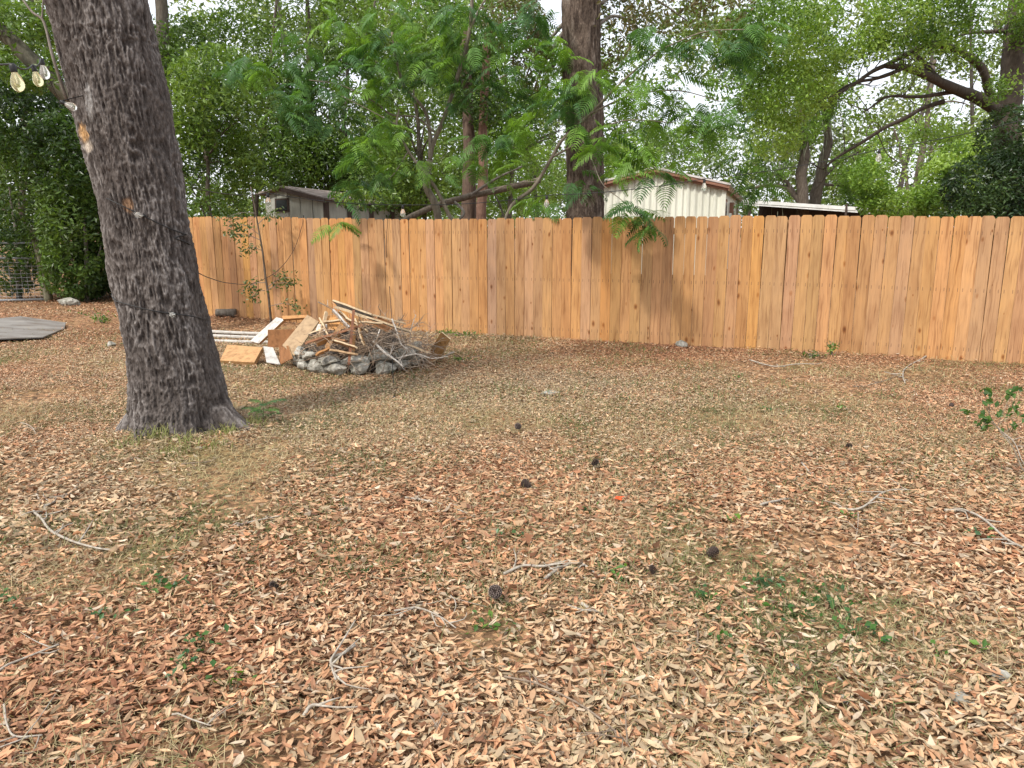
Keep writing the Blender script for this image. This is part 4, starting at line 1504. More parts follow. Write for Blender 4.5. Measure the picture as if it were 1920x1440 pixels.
def quadpanel(name, label, corners, thick, col, edge=None, cat='panel', mat='debris'):
    """thin panel through four corners in space"""
    c = np.array(corners, float)
    n = nrm(np.cross(c[1] - c[0], c[3] - c[0]))
    if n[1] > 0:
        n = -n
    mb = MB()
    mb.add(np.vstack([c + n * thick / 2, c - n * thick / 2]), [BOXF[0], BOXF[1]], col)
    mb.more(BOXF[2:], edge if edge is not None else col)
    return mb.build(name, M[mat], label=label, category=cat)


D = 'debris'
# white boards lying flat, reaching out from behind the oak
for k, (v0, v1, lab) in enumerate([(625, 633, 'rearmost of the flat white boards lying behind the oak'), (632, 639, 'middle one of the flat white boards lying behind the oak'), (641, 646, 'front flat white board lying behind the oak')]):
    a, b = G(330, v0), G(512 + 6 * k, v1)
    board('white_board', lab, a + [0, 0, .05 - .012 * k], b + [0, 0, .06 - .012 * k], .15, .02, WHITE, 0, (.45, .42, .38))
quadpanel('cabinet_panel', 'upright brown cabinet panel left of the stone ring', [P(503, 652, 9.6), P(560, 650, 9.35), P(566, 617, 9.35), P(503, 618, 9.6)], .018, BROWN, TAN)
quadpanel('drawer_front', 'tan ribbed panel leaning steeply against the left of the pile', [P(530, 648, 9.0), P(552, 668, 8.85), P(598, 604, 9.15), P(577, 591, 9.3)], .02, (.36, .255, .155), PALEW)
quadpanel('particle_slab', 'orange fibreboard slab lying in front of the white boards', [G(414, 684) + [0, 0, .03], G(478, 688) + [0, 0, .03], P(493, 655, 9.2), P(427, 650, 9.5)], .055, (.42, .245, .115), (.34, .19, .08))
quadpanel('white_panel_board', 'white faced door with orange edge sloping up behind the cabinet panel', [P(470, 641, 9.8), P(487, 645, 9.6), P(535, 600, 9.6), P(520, 596, 9.8)], .03, WHITE, ORANGE)
quadpanel('torn_plasterboard', 'torn white plasterboard sheet beside the orange slab', [P(494, 650, 9.25), P(512, 652, 9.2), P(526, 684, 8.9), P(500, 680, 8.95)], .012, (.42, .41, .39))
quadpanel('brown_scrap', 'dark brown box side standing right of the torn plasterboard', [P(526, 684, 8.95), P(549, 672, 8.8), P(541, 648, 8.95), P(524, 652, 9.1)], .015, BROWN, TAN)
quadpanel('plank', 'short orange plank on top of the cabinet panel', [P(529, 594, 9.5), P(576, 592, 9.5), P(577, 597, 9.45), P(531, 600, 9.45)], .03, ORANGE, (.38, .17, .06))
board('stick', 'thin white stick lying before the orange slab', G(430, 683) + [0, 0, .05], P(471, 672, 9.05), .02, .015, PALEW, 0, None, 'stick')
quadpanel('box_end', 'reddish brown box end lying on the right shoulder of the pile', [P(699, 610, 8.9), P(727, 624, 8.85), P(736, 606, 8.95), P(708, 595, 9.0)], .02, BROWN, PALEW)
board('long_panel', 'longest pale edged board lying across the top of the pile', P(628, 568, 9.2), P(700, 594, 9.0), .11, .022, GREYW, .7, PALEW)
board('batten', 'pale batten along the top board of the pile', P(630, 576, 9.05), P(694, 597, 8.9), .03, .03, PALEW, .2)
board('grey_plank', 'weathered grey plank sloping down in the middle of the pile', P(624, 582, 8.95), P(656, 616, 8.75), .055, .02, GREYW, 1.1, (.5, .48, .45))
board('plank', 'orange plank crossing behind the grey plank', P(636, 585, 9.0), P(664, 610, 8.85), .06, .02, (.50, .30, .13), 1.0, PALEW)
quadpanel('veneer_sheet', 'torn orange veneer sheet under the grey plank', [P(606, 590, 9.05), P(630, 596, 9.0), P(645, 617, 8.8), P(618, 620, 8.85)], .012, (.52, .27, .10), PALEW)
quadpanel('insulation_board', 'small white board piece at the left of the pile middle', [P(592, 620, 8.95), P(612, 622, 8.85), P(614, 608, 8.95), P(597, 608, 9.0)], .012, WHITE)
board('stick', 'upright red brown stick at the front of the pile', P(663, 583, 8.6), P(654, 684, 8.28), .03, .025, REDB, .3, None, 'stick')
board('stick', 'long red brown stick slanting across the pile front', P(574, 643, 8.45), P(682, 609, 8.6), .03, .025, (.27, .13, .07), .4, None, 'stick')
board('splinter_board', 'splintered orange board leaning on the upright stick', P(668, 600, 8.7), P(682, 645, 8.4), .05, .018, (.46, .25, .10), .9, PALEW)
board('splinter_board', 'short orange board right of the upright stick base', P(664, 612, 8.6), P(661, 656, 8.4), .05, .018, (.48, .26, .11), .6, PALEW)
board('splinter_board', 'orange brown board sunk in the pile front left', P(592, 646, 8.5), P(640, 630, 8.6), .07, .02, (.42, .22, .085), .9)
board('splinter_board', 'broken pale board slanting behind the red brown stick', P(600, 606, 8.9), P(640, 600, 8.8), .04, .02, PALEW, .5)
board('splinter_board', 'orange offcut wedged between the front stones', P(592, 666, 8.32), P(616, 654, 8.4), .07, .02, ORANGE, .6)
board('splinter_board', 'dark brown board end poking out left of centre', P(606, 632, 8.6), P(650, 640, 8.45), .06, .02, (.30, .16, .08), .5)
board('splinter_board', 'small pale board bridging the front stones', P(618, 656, 8.35), P(668, 664, 8.3), .04, .02, (.45, .30, .17), .4)
board('grey_plank', 'narrow grey plank on the right of the pile', P(690, 596, 8.9), P(770, 622, 8.7), .05, .02, GREYW, .5, PALEW)
board('grey_plank', 'grey plank lying at the right foot of the pile', P(764, 646, 8.7), P(806, 662, 8.6), .06, .02, PALEW, .3)
quadpanel('wall_board', 'thin tan panel leaning alone right of the pile', [G(800, 672) + [0, 0, .01], P(822, 678, G(822, 678)[1]), P(845, 636, 8.95), P(828, 622, 9.05)], .015, (.36, .20, .075), PALEW)
quadpanel('scrap_board', 'dark brown panel lying at the foot of the leaning panel', [G(772, 668) + [0, 0, .02], G(800, 686) + [0, 0, .02], G(826, 678) + [0, 0, .05], G(796, 662) + [0, 0, .06]], .015, (.26, .14, .07), PALEW)
board('stick', 'bent white stick lying right of the leaning panel', G(826, 676) + [0, 0, .03], P(850, 660, 8.95), .018, .015, WHITE, .2, None, 'stick')
board('stick', 'short pale stick at the far right of the scrap', P(850, 660, 8.95), G(866, 672) + [0, 0, .02], .016, .012, PALEW, .2, None, 'stick')

for k, (a, b, w_, col_, rl, lab) in enumerate([
    ((600, 598, 8.9), (622, 640, 8.6), .07, (.47, .25, .10), 1.0, 'broad orange splinter standing at the left of the pile'),
    ((612, 585, 9.0), (600, 632, 8.7), .04, PALEW, .9, 'pale lath leaning on the left shoulder of the pile'),
    ((640, 610, 8.7), (612, 652, 8.45), .05, (.40, .23, .11), .7, 'brown offcut sloping down towards the left stones'),
    ((650, 598, 8.8), (690, 622, 8.6), .06, (.44, .23, .09), .8, 'orange offcut under the long pale edged board'),
    ((676, 604, 8.75), (716, 606, 8.7), .04, PALEW, .4, 'pale lath lying under the reddish brown box end'),
    ((626, 640, 8.45), (668, 652, 8.35), .05, (.33, .19, .10), .8, 'brown lath low in the pile front'),
    ((580, 628, 8.75), (606, 618, 8.8), .05, GREYW, .8, 'short grey offcut at the left rim of the pile'),
    ((696, 590, 9.0), (760, 606, 8.9), .035, (.38, .26, .15), .3, 'thin brown lath along the right ridge of the pile')]):
    board('offcut', lab, P(*a), P(*b), w_, .018, col_, rl, PALEW)
# brush: tangle of twigs heaped inside the ring
bm_ = MB()
r_ = np.random.default_rng(60)


def twig(mb, p, d, L, rad, r, depth=2, col=(1, 1, 1), grav=0.0, n=6):
    pts = [np.array(p, float)]
    for k in range(n):
        d = nrm(d + r.normal(size=3) * .22 + np.array([0, 0, -grav]))
        pts.append(pts[-1] + d * L / n)
    pts = np.array(pts)
    tube(mb, pts, np.linspace(rad, rad * .45, len(pts)), 5 if depth > 1 else 4, col, 0)
    if depth > 0:
        for _ in range(r.integers(1, 4)):
            k = r.integers(1, len(pts) - 1)
            twig(mb, pts[k], nrm(d + r.normal(size=3) * .7), L * r.uniform(.35, .6), rad * .55, r, depth - 1, col, grav, 4)


for k in range(300):
    a, q = r_.random() * 2 * np.pi, math.sqrt(r_.random())
    x = FC[0] + .12 + .62 * q * math.cos(a)
    y = FC[1] + .60 * q * math.sin(a)
    h = .46 * (1 - q ** 2) + .10
    z = r_.uniform(.10, h)
    d = nrm(np.array([r_.normal(), r_.normal() * .7, r_.normal() * .28]))
    g = r_.uniform(.45, 1.3)
    twig(bm_, (x, y, z), d, r_.uniform(.2, .55), r_.uniform(.003, .008), r_, 1, np.array((.58, .47, .38)) * g, .03)
for k in range(120):
    p = P(r_.uniform(680, 800), r_.uniform(622, 690), r_.uniform(8.4, 9.2))
    p[2] = max(p[2], .03)
    twig(bm_, p, nrm(np.array([r_.normal(), r_.normal() * .6, r_.normal() * .25])), r_.uniform(.2, .45), r_.uniform(.0025, .006), r_, 1, np.array((.62, .52, .43)) * r_.uniform(.5, 1.6), .03)
for k in range(110):
    p = P(r_.uniform(585, 720), r_.uniform(615, 672), r_.uniform(8.38, 8.7))
    twig(bm_, p, nrm(np.array([r_.normal(), r_.normal() * .4, r_.normal() * .3])), r_.uniform(.15, .4), r_.uniform(.0025, .006), r_, 1, np.array((.50, .38, .29)) * r_.uniform(.5, 1.6), .05)
o = bm_.build('brush_pile', M['twig'])
o['kind'] = 'stuff'; o['label'] = 'tangle of dry grey twigs heaped inside the stone ring'; o['category'] = 'brush'
core = MB()
n, kk = 28, 9
th, ph = np.meshgrid(np.arange(n) * 2 * np.pi / n, np.linspace(0, np.pi / 2, kk))
v = np.stack([np.cos(th) * np.cos(ph) * .60, np.sin(th) * np.cos(ph) * .58, np.sin(ph) * .42], -1).reshape(-1, 3)
v = v * (1 + (vn(v * 7) - .5) * .35)[:, None] + FC + [.02, .02, .02]
i = np.arange(kk - 1)[:, None] * n
j = np.arange(n)[None, :]
core.add(v, np.stack([i + j, i + (j + 1) % n, i + n + (j + 1) % n, i + n + j], -1).reshape(-1, 4))
M['ash'] = noise_material('ash_and_chips', [(.3, (.035, .03, .026)), (.6, (.09, .07, .055)), (.8, (.2, .15, .10))], 22, bump=.8)
o = core.build('ash_heap', M['ash'])
o['kind'] = 'stuff'; o['label'] = 'dark heap of ash and chips under the twigs'; o['category'] = 'ash'
# larger pale branches
for k, (pl, rad, lab) in enumerate([
    ([(700, 640, 8.5), (722, 662, 8.35), (740, 674, 8.3), (756, 688, 8.25)], .016, 'thick pale branch reaching down over the right stones'),
    ([(735, 598, 8.7), (745, 625, 8.6), (752, 645, 8.55), (765, 655, 8.5)], .009, 'thin white branch hooking down at the right of the pile'),
    ([(712, 618, 8.6), (706, 636, 8.5), (700, 655, 8.4)], .008, 'short pale branch standing in the twigs'),
    ([(596, 566, 9.0), (612, 574, 9.0), (628, 584, 9.0), (650, 600, 8.9)], .008, 'dark twig poking out at the upper left of the pile'),
    ([(770, 620, 8.8), (776, 600, 8.8), (780, 590, 8.85)], .006, 'upright twig at the right end of the pile'),
    ([(742, 672, 8.4), (780, 664, 8.4), (810, 672, 8.4), (840, 668, 8.5)], .008, 'curved twig reaching right along the ground from the pile')]):
    mb = MB()
    q = limb(mb, [P(a, b, c) for a, b, c in pl], rad, rad * .5, 16, 6, .1, (1.2, 1.15, 1.1) if 'dark' not in lab else (.5, .42, .36))
    twigs_along(mb, q, np.random.default_rng(k), 4, .18, rad * .4, (1.1, 1.05, 1.0), .1, 1)
    mb.build('branch', M['twig'], smooth=True, label=lab, category='branch')

# ------------------------------------------------------------------ sheet of plywood at left, stump, rocks
mb = MB()
for k, (pxs, z0, th) in enumerate([([(-40, 608), (40, 601), (124, 611), (121, 619), (82, 640), (-40, 648)], .085, .016), ([(10, 606), (60, 606), (118, 620), (124, 627), (92, 636), (0, 640)], .045, .014)]):
    c = np.array([G(a, b) for a, b in pxs])
    cen = c.mean(0)
    # fan of subdivided rings so the sheet can sag
    rings = [c * f + cen * (1 - f) for f in (1, .75, .5, .25)]
    V = []
    for q in rings:
        q = q.copy()
        q[:, 2] = z0 + .03 * np.sin(q[:, 0] * 2.1 + k) + .015 * np.sin(q[:, 1] * 3)
        V.append(q)
    n = len(c)
    top = np.vstack(V)
    bot = top - [0, 0, th]
    f = []
    for rr in range(3):
        for j in range(n):
            f.append((rr * n + j, rr * n + (j + 1) % n, (rr + 1) * n + (j + 1) % n, (rr + 1) * n + j))
    f = np.array(f)
    g = np.array([(j, (j + 1) % n, 4 * n + (j + 1) % n, 4 * n + j) for j in range(n)])
    mb.add(np.vstack([top, bot]), np.vstack([f, f + 4 * n, g]), (1, 1, 1))
    mb.more([(3 * n + j, 3 * n + (j + 1) % n, 3 * n) for j in range(1, n - 1)])
M['ply'] = noise_material('weathered_ply', [(.25, (.12, .095, .07)), (.45, (.17, .155, .14)), (.62, (.225, .215, .20)), (.8, (.28, .23, .17))], 1.6, (1, 2.5, 1), rough=.95, bump=.2, spec=.05)
mb.build('plywood_sheet', M['ply'], label='weathered grey plywood sheets lying flat on the leaves at left', category='plywood')

st = thing('cut_stump', G(428, 594), 'short grey cut log end lying by the fence foot behind the oak', 'stump')
p = G(424, 595)
mb = MB()
tube(mb, smoothline([p + [-.17, 0, .07], p + [0, .02, .08], p + [.17, .04, .075]], 8), .075, 12, (.6, .58, .55), .25)
mb.build('log_stem', M['bark_plain'], st, smooth=True)
ROCKS = [((1277, 652), (.10, .07, .06), 'dark grey rock at the foot of the fence right of centre'), ((1033, 738), (.17, .12, .025), 'flat pale stone half sunk in the leaves mid yard'),
         ((322, 832), (.022, .02, .018), 'small white stone at the front of the oak base'), ((374, 840), (.045, .03, .02), 'small grey stone right of the oak base front'),
         ((208, 652), (.09, .06, .05), 'pale rock just left of the oak behind it'), ((130, 574), (.22, .16, .12), 'grey rock under the dark shrubs at left'),
         ((1870, 1272), (.05, .04, .012), 'grey bark flake near the lower right corner'), ((1800, 1316), (.055, .04, .012), 'pale bark flake low at the right edge of the yard'), ((1580, 1318), (.035, .02, .008), 'small pale bark flake left of the larger flakes'),
         ((1490, 1256), (.022, .016, .008), 'tiny grey bark chip below the clover at right')]
for k, ((u, v), sz, lab) in enumerate(ROCKS):
    mb = stone_mesh(rr_, np.array(sz))
    me = mb.mesh('rock')
    me.materials.append(M['stone'])
    p = G(u, v)
    o = link('rock' if 'flake' not in lab and 'chip' not in lab else 'bark_flake', me, None, label=lab, category='rock' if 'flake' not in lab and 'chip' not in lab else 'bark')
    o.location = (p[0], p[1], sz[2] * .5 + .012)
    o.rotation_euler = (0, 0, k * 1.3)


# ------------------------------------------------------------------ sapling by the fence
def sapling():
    b = FP(508, 600, .30)
    b[2] = gh(b[0], b[1])
    y = b[1] - .05
    t = thing('sapling', b, 'slender sapling with sparse leaves in front of the left fence', 'sapling')
    mb = MB()
    q = limb(mb, [b + [0, 0, -.03], P(504, 560, y), P(498, 520, y), P(492, 470, y), P(484, 425, y), P(478, 390, y), P(470, 350, y)], .022, .010, 30, 6, .15, (.6, .52, .45))
    mb.build('trunk', M['bark_plain'], t, smooth=True)
    r = np.random.default_rng(12)
    mb, lv = MB(), MB()
    ends = []
    for (a, e) in [((499, 530), (455, 545)), ((497, 545), (470, 560)), ((488, 450), (430, 440)), ((486, 440), (440, 420)), ((492, 470), (455, 470)), ((500, 540), (545, 520)), ((503, 575), (560, 575)), ((500, 545), (550, 530)), ((480, 400), (420, 410)), ((484, 420), (520, 400))]:
        q = limb(mb, [P(*a, y), P((a[0] + e[0]) / 2, (a[1] + e[1]) / 2 - 6, y - .05), P(*e, y - .1 + r.normal() * .08)], .006, .003, 8, 4)
        ends.append(q)
    mb.build('limb', M['bark_plain'], t)
    pts = np.vstack([q[3:] for q in ends])
    pts = pts[r.integers(0, len(pts), 560)] + r.normal(size=(560, 3)) * .06
    pts = np.vstack([pts, P(440, 432, y) + r.normal(size=(50, 3)) * .10])
    col = np.array([(.07, .12, .03), (.12, .17, .05), (.18, .20, .08), (.05, .09, .03)])[r.integers(0, 4, len(pts))]
    leaf_quads(lv, pts, .068, .5, col, r, .3)
    lv.build('crown', M['leaf'], t)


sapling()
for k, (u, v, hgt, w, n, lab, pal) in enumerate([
    (562, 592, .24, .16, 170, 'small dark bush at the fence foot beside the sapling', DARK[1:]),
    (196, 606, .22, .25, 150, 'low green bush left of the oak near the dark shrubs', MID),
    (1560, 668, .20, .10, 60, 'little green weed growing against the fence at right', MID[1:]),
    (1525, 672, .08, .16, 60, 'flat green weed at the fence foot beside the little weed', DARK[1:]),
    (876, 632, .12, .22, 80, 'low grassy weed at the fence foot right of the pile', MID[1:]),
    (838, 628, .10, .18, 60, 'low weed at the fence foot above the leaning panel', MID[1:]),
    (866, 678, .05, .22, 60, 'green ground weed right of the bent white stick', MID[1:])]):
    b = G(u, v)
    r = np.random.default_rng(300 + k)
    mb = MB()
    nst = 7
    tp = []
    for _ in range(nst):
        e = b + np.array([r.normal() * w * .6, r.normal() * w * .4, hgt * r.uniform(.5, 1)])
        tube(mb, smoothline([b, (b + e) / 2 + r.normal(size=3) * .015, e], 5), np.linspace(.004, .002, 5), 4)
        tp.append((b, e))
    t = thing('weed_bush', b, lab, 'weed', 'weeds at the fence foot and edges')
    mb.build('stem', M['bark_plain'], t)
    f = r.random(n) ** .6
    i = r.integers(0, nst, n)
    pts = np.array([tp[a][0] * (1 - q) + tp[a][1] * q for a, q in zip(i, f)]) + r.normal(size=(n, 3)) * np.array([w * .28, w * .2, hgt * .12])
    pts[:, 2] = np.maximum(pts[:, 2], .02)
    lv = MB()
    leaf_quads(lv, pts, .05 * r.uniform(.6, 1.3, n), .5, np.array(pal)[r.integers(0, len(pal), n)], r, .5)
    lv.build('crown', M['leaf'], t)


def right_sapling():
    b = G(1944, 905)
    y = b[1]
    t = thing('seedling', b, 'green leafy seedling bending in from the right edge', 'seedling')
    mb = MB()
    q = limb(mb, [b, P(1918, 880, y - .02), P(1900, 840, y), P(1880, 815, y + .03), P(1862, 790, y + .05), P(1850, 765, y + .05)], .006, .0025, 24, 5, 0, (1.2, 1.15, 1.0))
    tp = []
    for (a, e) in [((1866, 797), (1810, 772)), ((1862, 790), (1840, 800)), ((1855, 775), (1858, 735)), ((1870, 800), (1915, 762)), ((1880, 815), (1925, 790)), ((1870, 800), (1900, 735))]:
        q = limb(mb, [P(*a, y + .03), P((a[0] + e[0]) / 2, (a[1] + e[1]) / 2 - 5, y), P(*e, y)], .0025, .0015, 8, 4, 0, (1.2, 1.15, 1.0))
        tp += list(q[2:])
    mb.build('stem', M['bark_plain'], t)
    r = np.random.default_rng(15)
    tp = np.array(tp)
    protos = []
    for k in range(3):
        m_ = MB()
        leaf_quads(m_, np.zeros((1, 3)), .075, .62, np.array([[(.045, .105, .022), (.065, .14, .028), (.09, .175, .036)][k]]), np.random.default_rng(k + 40), 1.0, .18)
        me = m_.mesh('leaf')
        me.materials.append(M['leaf'])
        protos.append(me)
    for k in range(72):
        o = bpy.data.objects.new('leaf', protos[k % 3])
        COL.objects.link(o)
        o.parent = t
        o.matrix_parent_inverse = Matrix.Translation(-t.location)
        p = tp[r.integers(0, len(tp))] + r.normal(size=3) * .02
        o.location = Vector(p)
        o.rotation_euler = (r.normal() * .5, r.normal() * .5, r.random() * 6.28)
        s_ = r.uniform(.5, .95)
        o.scale = (s_, s_, s_)


right_sapling()

# fern beside the oak's foot
t = thing('fern', G(495, 792), 'small feathery mimosa seedling at the right foot of the oak', 'fern')
for k in range(11):
    o = bpy.data.objects.new('frond', frond_protos[k % 3 + (3 if k % 2 else 0)])
    COL.objects.link(o)
    o.parent = t
    a = k * 2.4
    o.location = (.02 * math.cos(a), .02 * math.sin(a), .06 + .012 * k)
    o.rotation_euler = (0, -.5 + .1 * (k % 4), a)
    s_ = .32 + .05 * (k % 3)
    o.scale = (s_, s_, s_)
mb = MB()
tube(mb, [(G(495, 792) + [0, 0, -.01]), G(495, 792) + [0, 0, .20]], .003, 5, (.5, .8, .4))
mb.build('stem', M['bark_plain'], t)

# ------------------------------------------------------------------ string lights and cords
def catenary(a, b, n, sag):
    t = np.linspace(0, 1, n)[:, None]
    p = a * (1 - t) + b * t
    p[:, 2] -= (sag * 4 * t * (1 - t))[:, 0]
    return p


def lathe(mb, prof, c, ax, sides=14):
    ax = nrm(np.asarray(ax, float))
    ref = np.array([1.0, 0, 0]) if abs(ax[0]) < .8 else np.array([0, 1.0, 0])
    a = nrm(np.cross(ax, ref))
    b = np.cross(ax, a)
    th = np.arange(sides) * 2 * np.pi / sides
    v = np.array([c + ax * z + r * (np.cos(q) * a + np.sin(q) * b) for z, r in prof for q in th])
    n = len(prof)
    i = np.arange(n - 1)[:, None] * sides
    j = np.arange(sides)[None, :]
    mb.add(v, np.stack([i + j, i + (j + 1) % sides, i + sides + (j + 1) % sides, i + sides + j], -1).reshape(-1, 4))


SOCK = [(0, .0), (0, .010), (.012, .0145), (.038, .0145), (.040, .013), (.040, 0)]
BULB = [(.036, .0), (.036, .012), (.046, .0145), (.062, .022), (.080, .0275), (.094, .0285), (.108, .025), (.118, .017), (.124, .008), (.1255, 0)]


def add_lamp(parent, c, ax=(0, 0, -1), amber=False, sc=1.0, lean=0):
    mb = MB()
    lathe(mb, [(z * sc, r * sc) for z, r in SOCK], np.asarray(c), ax)
    s_ = mb.build('socket', M['cord'], parent, smooth=True)
    mb = MB()
    lathe(mb, [(z * sc, r * sc) for z, r in BULB], np.asarray(c), ax)
    b_ = mb.build('bulb', M['bulb_amber' if amber else 'bulb'], None, smooth=True)
    b_.parent = s_
    b_.matrix_parent_inverse = s_.matrix_parent_inverse.inverted() @ Matrix.Translation(-parent.location) if False else Matrix()
    mb = MB()
    axn = nrm(np.asarray(ax, float))
    tube(mb, np.array([np.asarray(c) + axn * .04 * sc, np.asarray(c) + axn * .09 * sc]), .004 * sc, 6)
    f_ = mb.build('filament', M['fascia'], None)
    f_.parent = s_
    return s_


SY = 8.7
anchors = [(360, 352, 6.3), (502, 362, 8.2), (755, 384, SY), (1025, 366, SY), (1321, 335, SY), (1649, 280, SY), (1990, 205, SY)]
pa = [P(*a) for a in anchors]
sl = thing('string_lights', pa[3], 'string of clear bulbs sagging across the yard before the fence', 'string lights')
mb = MB()
allp = []
for k in range(len(pa) - 1):
    allp.append(catenary(pa[k], pa[k + 1], 14, .035)[:-1])
allp.append(pa[-1][None])
tube(mb, np.vstack(allp), .0042, 6)
mb.build('cord', M['cord'], sl, smooth=True)
for k in range(1, 6):
    add_lamp(sl, pa[k] + [0, 0, -.004], sc=1.05)

# amber bulbs near the camera at upper left
pb = [P(-60, 96, 3.1), P(22, 119, 3.0), P(61, 122, 3.9), P(77, 110, 4.8), P(112, 190, 5.6)]
s2 = thing('string_lights', pb[1], 'string with amber bulbs hanging left of the leaning oak', 'string lights')
mb = MB()
cc = []
for k in range(len(pb) - 1):
    cc.append(catenary(pb[k], pb[k + 1], 10, .02)[:-1])
cc.append(pb[-1][None])
cc.append((pb[-1] + [.12, .25, .1])[None])
tube(mb, np.vstack(cc), .0035, 6)
mb.build('cord', M['cord'], s2, smooth=True)
add_lamp(s2, pb[1], (.18, 0, -1), True, .82)
add_lamp(s2, pb[2], (.25, 0, -1), True, .82)
add_lamp(s2, pb[3], (.15, 0, -1), False, .95)
add_lamp(s2, pb[4], (.9, .1, -.4), False, .95)

# string wound round the oak trunk
s3 = thing('string_lights', P(300, 500, OY - .5), 'string light cord wound round the leaning oak trunk', 'string lights')


def wrap(pl):
    """cord lying on the front of the trunk through photo pixels"""
    out = []
    for (u, v) in pl:
        d = ray(u, v)
        best = None
        for t in np.linspace(4.9, 6.6, 600):
            p = np.array([0, 0, CAM_Z]) + d * (t / d[1])
            i = np.argmin(np.abs(oc[:, 2] - p[2]))
            if np.hypot(p[0] - oc[i, 0], p[1] - oc[i, 1]) < orad[i] + .022:
                best = p
                break
        if best is not None:
            out.append(best)
    return np.array(out)


w1 = wrap([(200, 372), (225, 384), (250, 396), (275, 408), (300, 420), (325, 431), (350, 440)])
w2 = wrap([(218, 565), (240, 571), (270, 579), (300, 585), (330, 589), (360, 593), (385, 600)])
mb = MB()
for w in (w1, w2):
    tube(mb, smoothline(w, 30), .0045, 6)
back = []
for f in np.linspace(0, 1, 22):
    zz = w1[-1][2] * (1 - f) + w2[0][2] * f
    k_ = np.argmin(np.abs(oc[:, 2] - zz))
    e0 = math.atan2(w1[-1][1] - oc[k_, 1], w1[-1][0] - oc[k_, 0])
    an = -.75 + f * (2 * math.pi - 1.6)
    back.append(np.array([oc[k_, 0] + math.cos(an) * (orad[k_] + .015), oc[k_, 1] + math.sin(an) * (orad[k_] + .015), zz]))
tube(mb, smoothline([w1[-1]] + back[1:-1] + [w2[0]], 60), .0045, 6)
mb.build('cord', M['cord'], s3, smooth=True)
add_lamp(s3, w1[3] + [0, -.012, 0.01], (-.35, -.8, .1), sc=.75)
add_lamp(s3, w2[4] + [0, -.012, 0.0], (.1, -.95, .05), sc=.75)

# black supply cord looping from the oak to the fence top, and the one hanging down the fence
c1 = [P(372, 512, 6.25), P(395, 522, 7.2), P(430, 531, 8.8), (P(475, 531, 10.8)), P(520, 508, 12.0), FP(550, 470, .12), FP(566, 425, .03), FP(568, 408, .0), FP(569, 404, -.06), FP(570, 412, -.10)]
mb = MB()
tube(mb, smoothline(c1, 50), .0042, 6)
mb.build('supply_cord', M['cord'], smooth=True, label='black cord looping from the oak up to the fence top', category='cord')
sf = None
for s in np.linspace(0, flen, 4000):
    q = on_fence(s, .02)
    uu = 960 + F * q[0] / (q[1] * cp - (0.9 - CAM_Z) * sp)
    if uu > 731:
        sf = q
        break
top = np.array([*sf, FH + .01])
c2 = [np.array([*(sf - fnorm * .1), FH - .3]), np.array([*(sf - fnorm * .02), FH + .03]), np.array([*(sf + fnorm * .015), FH - .02]), np.array([*(sf + fnorm * .02 - fdir * .04), 1.3]), np.array([*(sf + fnorm * .03), .7]), P(735, 600, 9.6), P(735, 645, 8.75), P(736, 690, 8.1), G(738, 722) + [0, 0, .02], G(739, 748) + [0, 0, .02]]
mb = MB()
tube(mb, smoothline(c2, 60), .0045, 6)
hc = mb.build('hanging_cord', M['cord'], smooth=True, label='black cord hanging down the fence and over the scrap pile', category='cord')
mb = MB()
lathe(mb, SOCK, G(739, 748) + [0, 0, .02], (.2, -1, -.05))
lathe(mb, [(.04, 0), (.04, .013), (.055, .014), (.056, 0)], G(739, 748) + [0, 0, .02], (.2, -1, -.05))
mb.build('plug', M['cord'], hc, smooth=True)

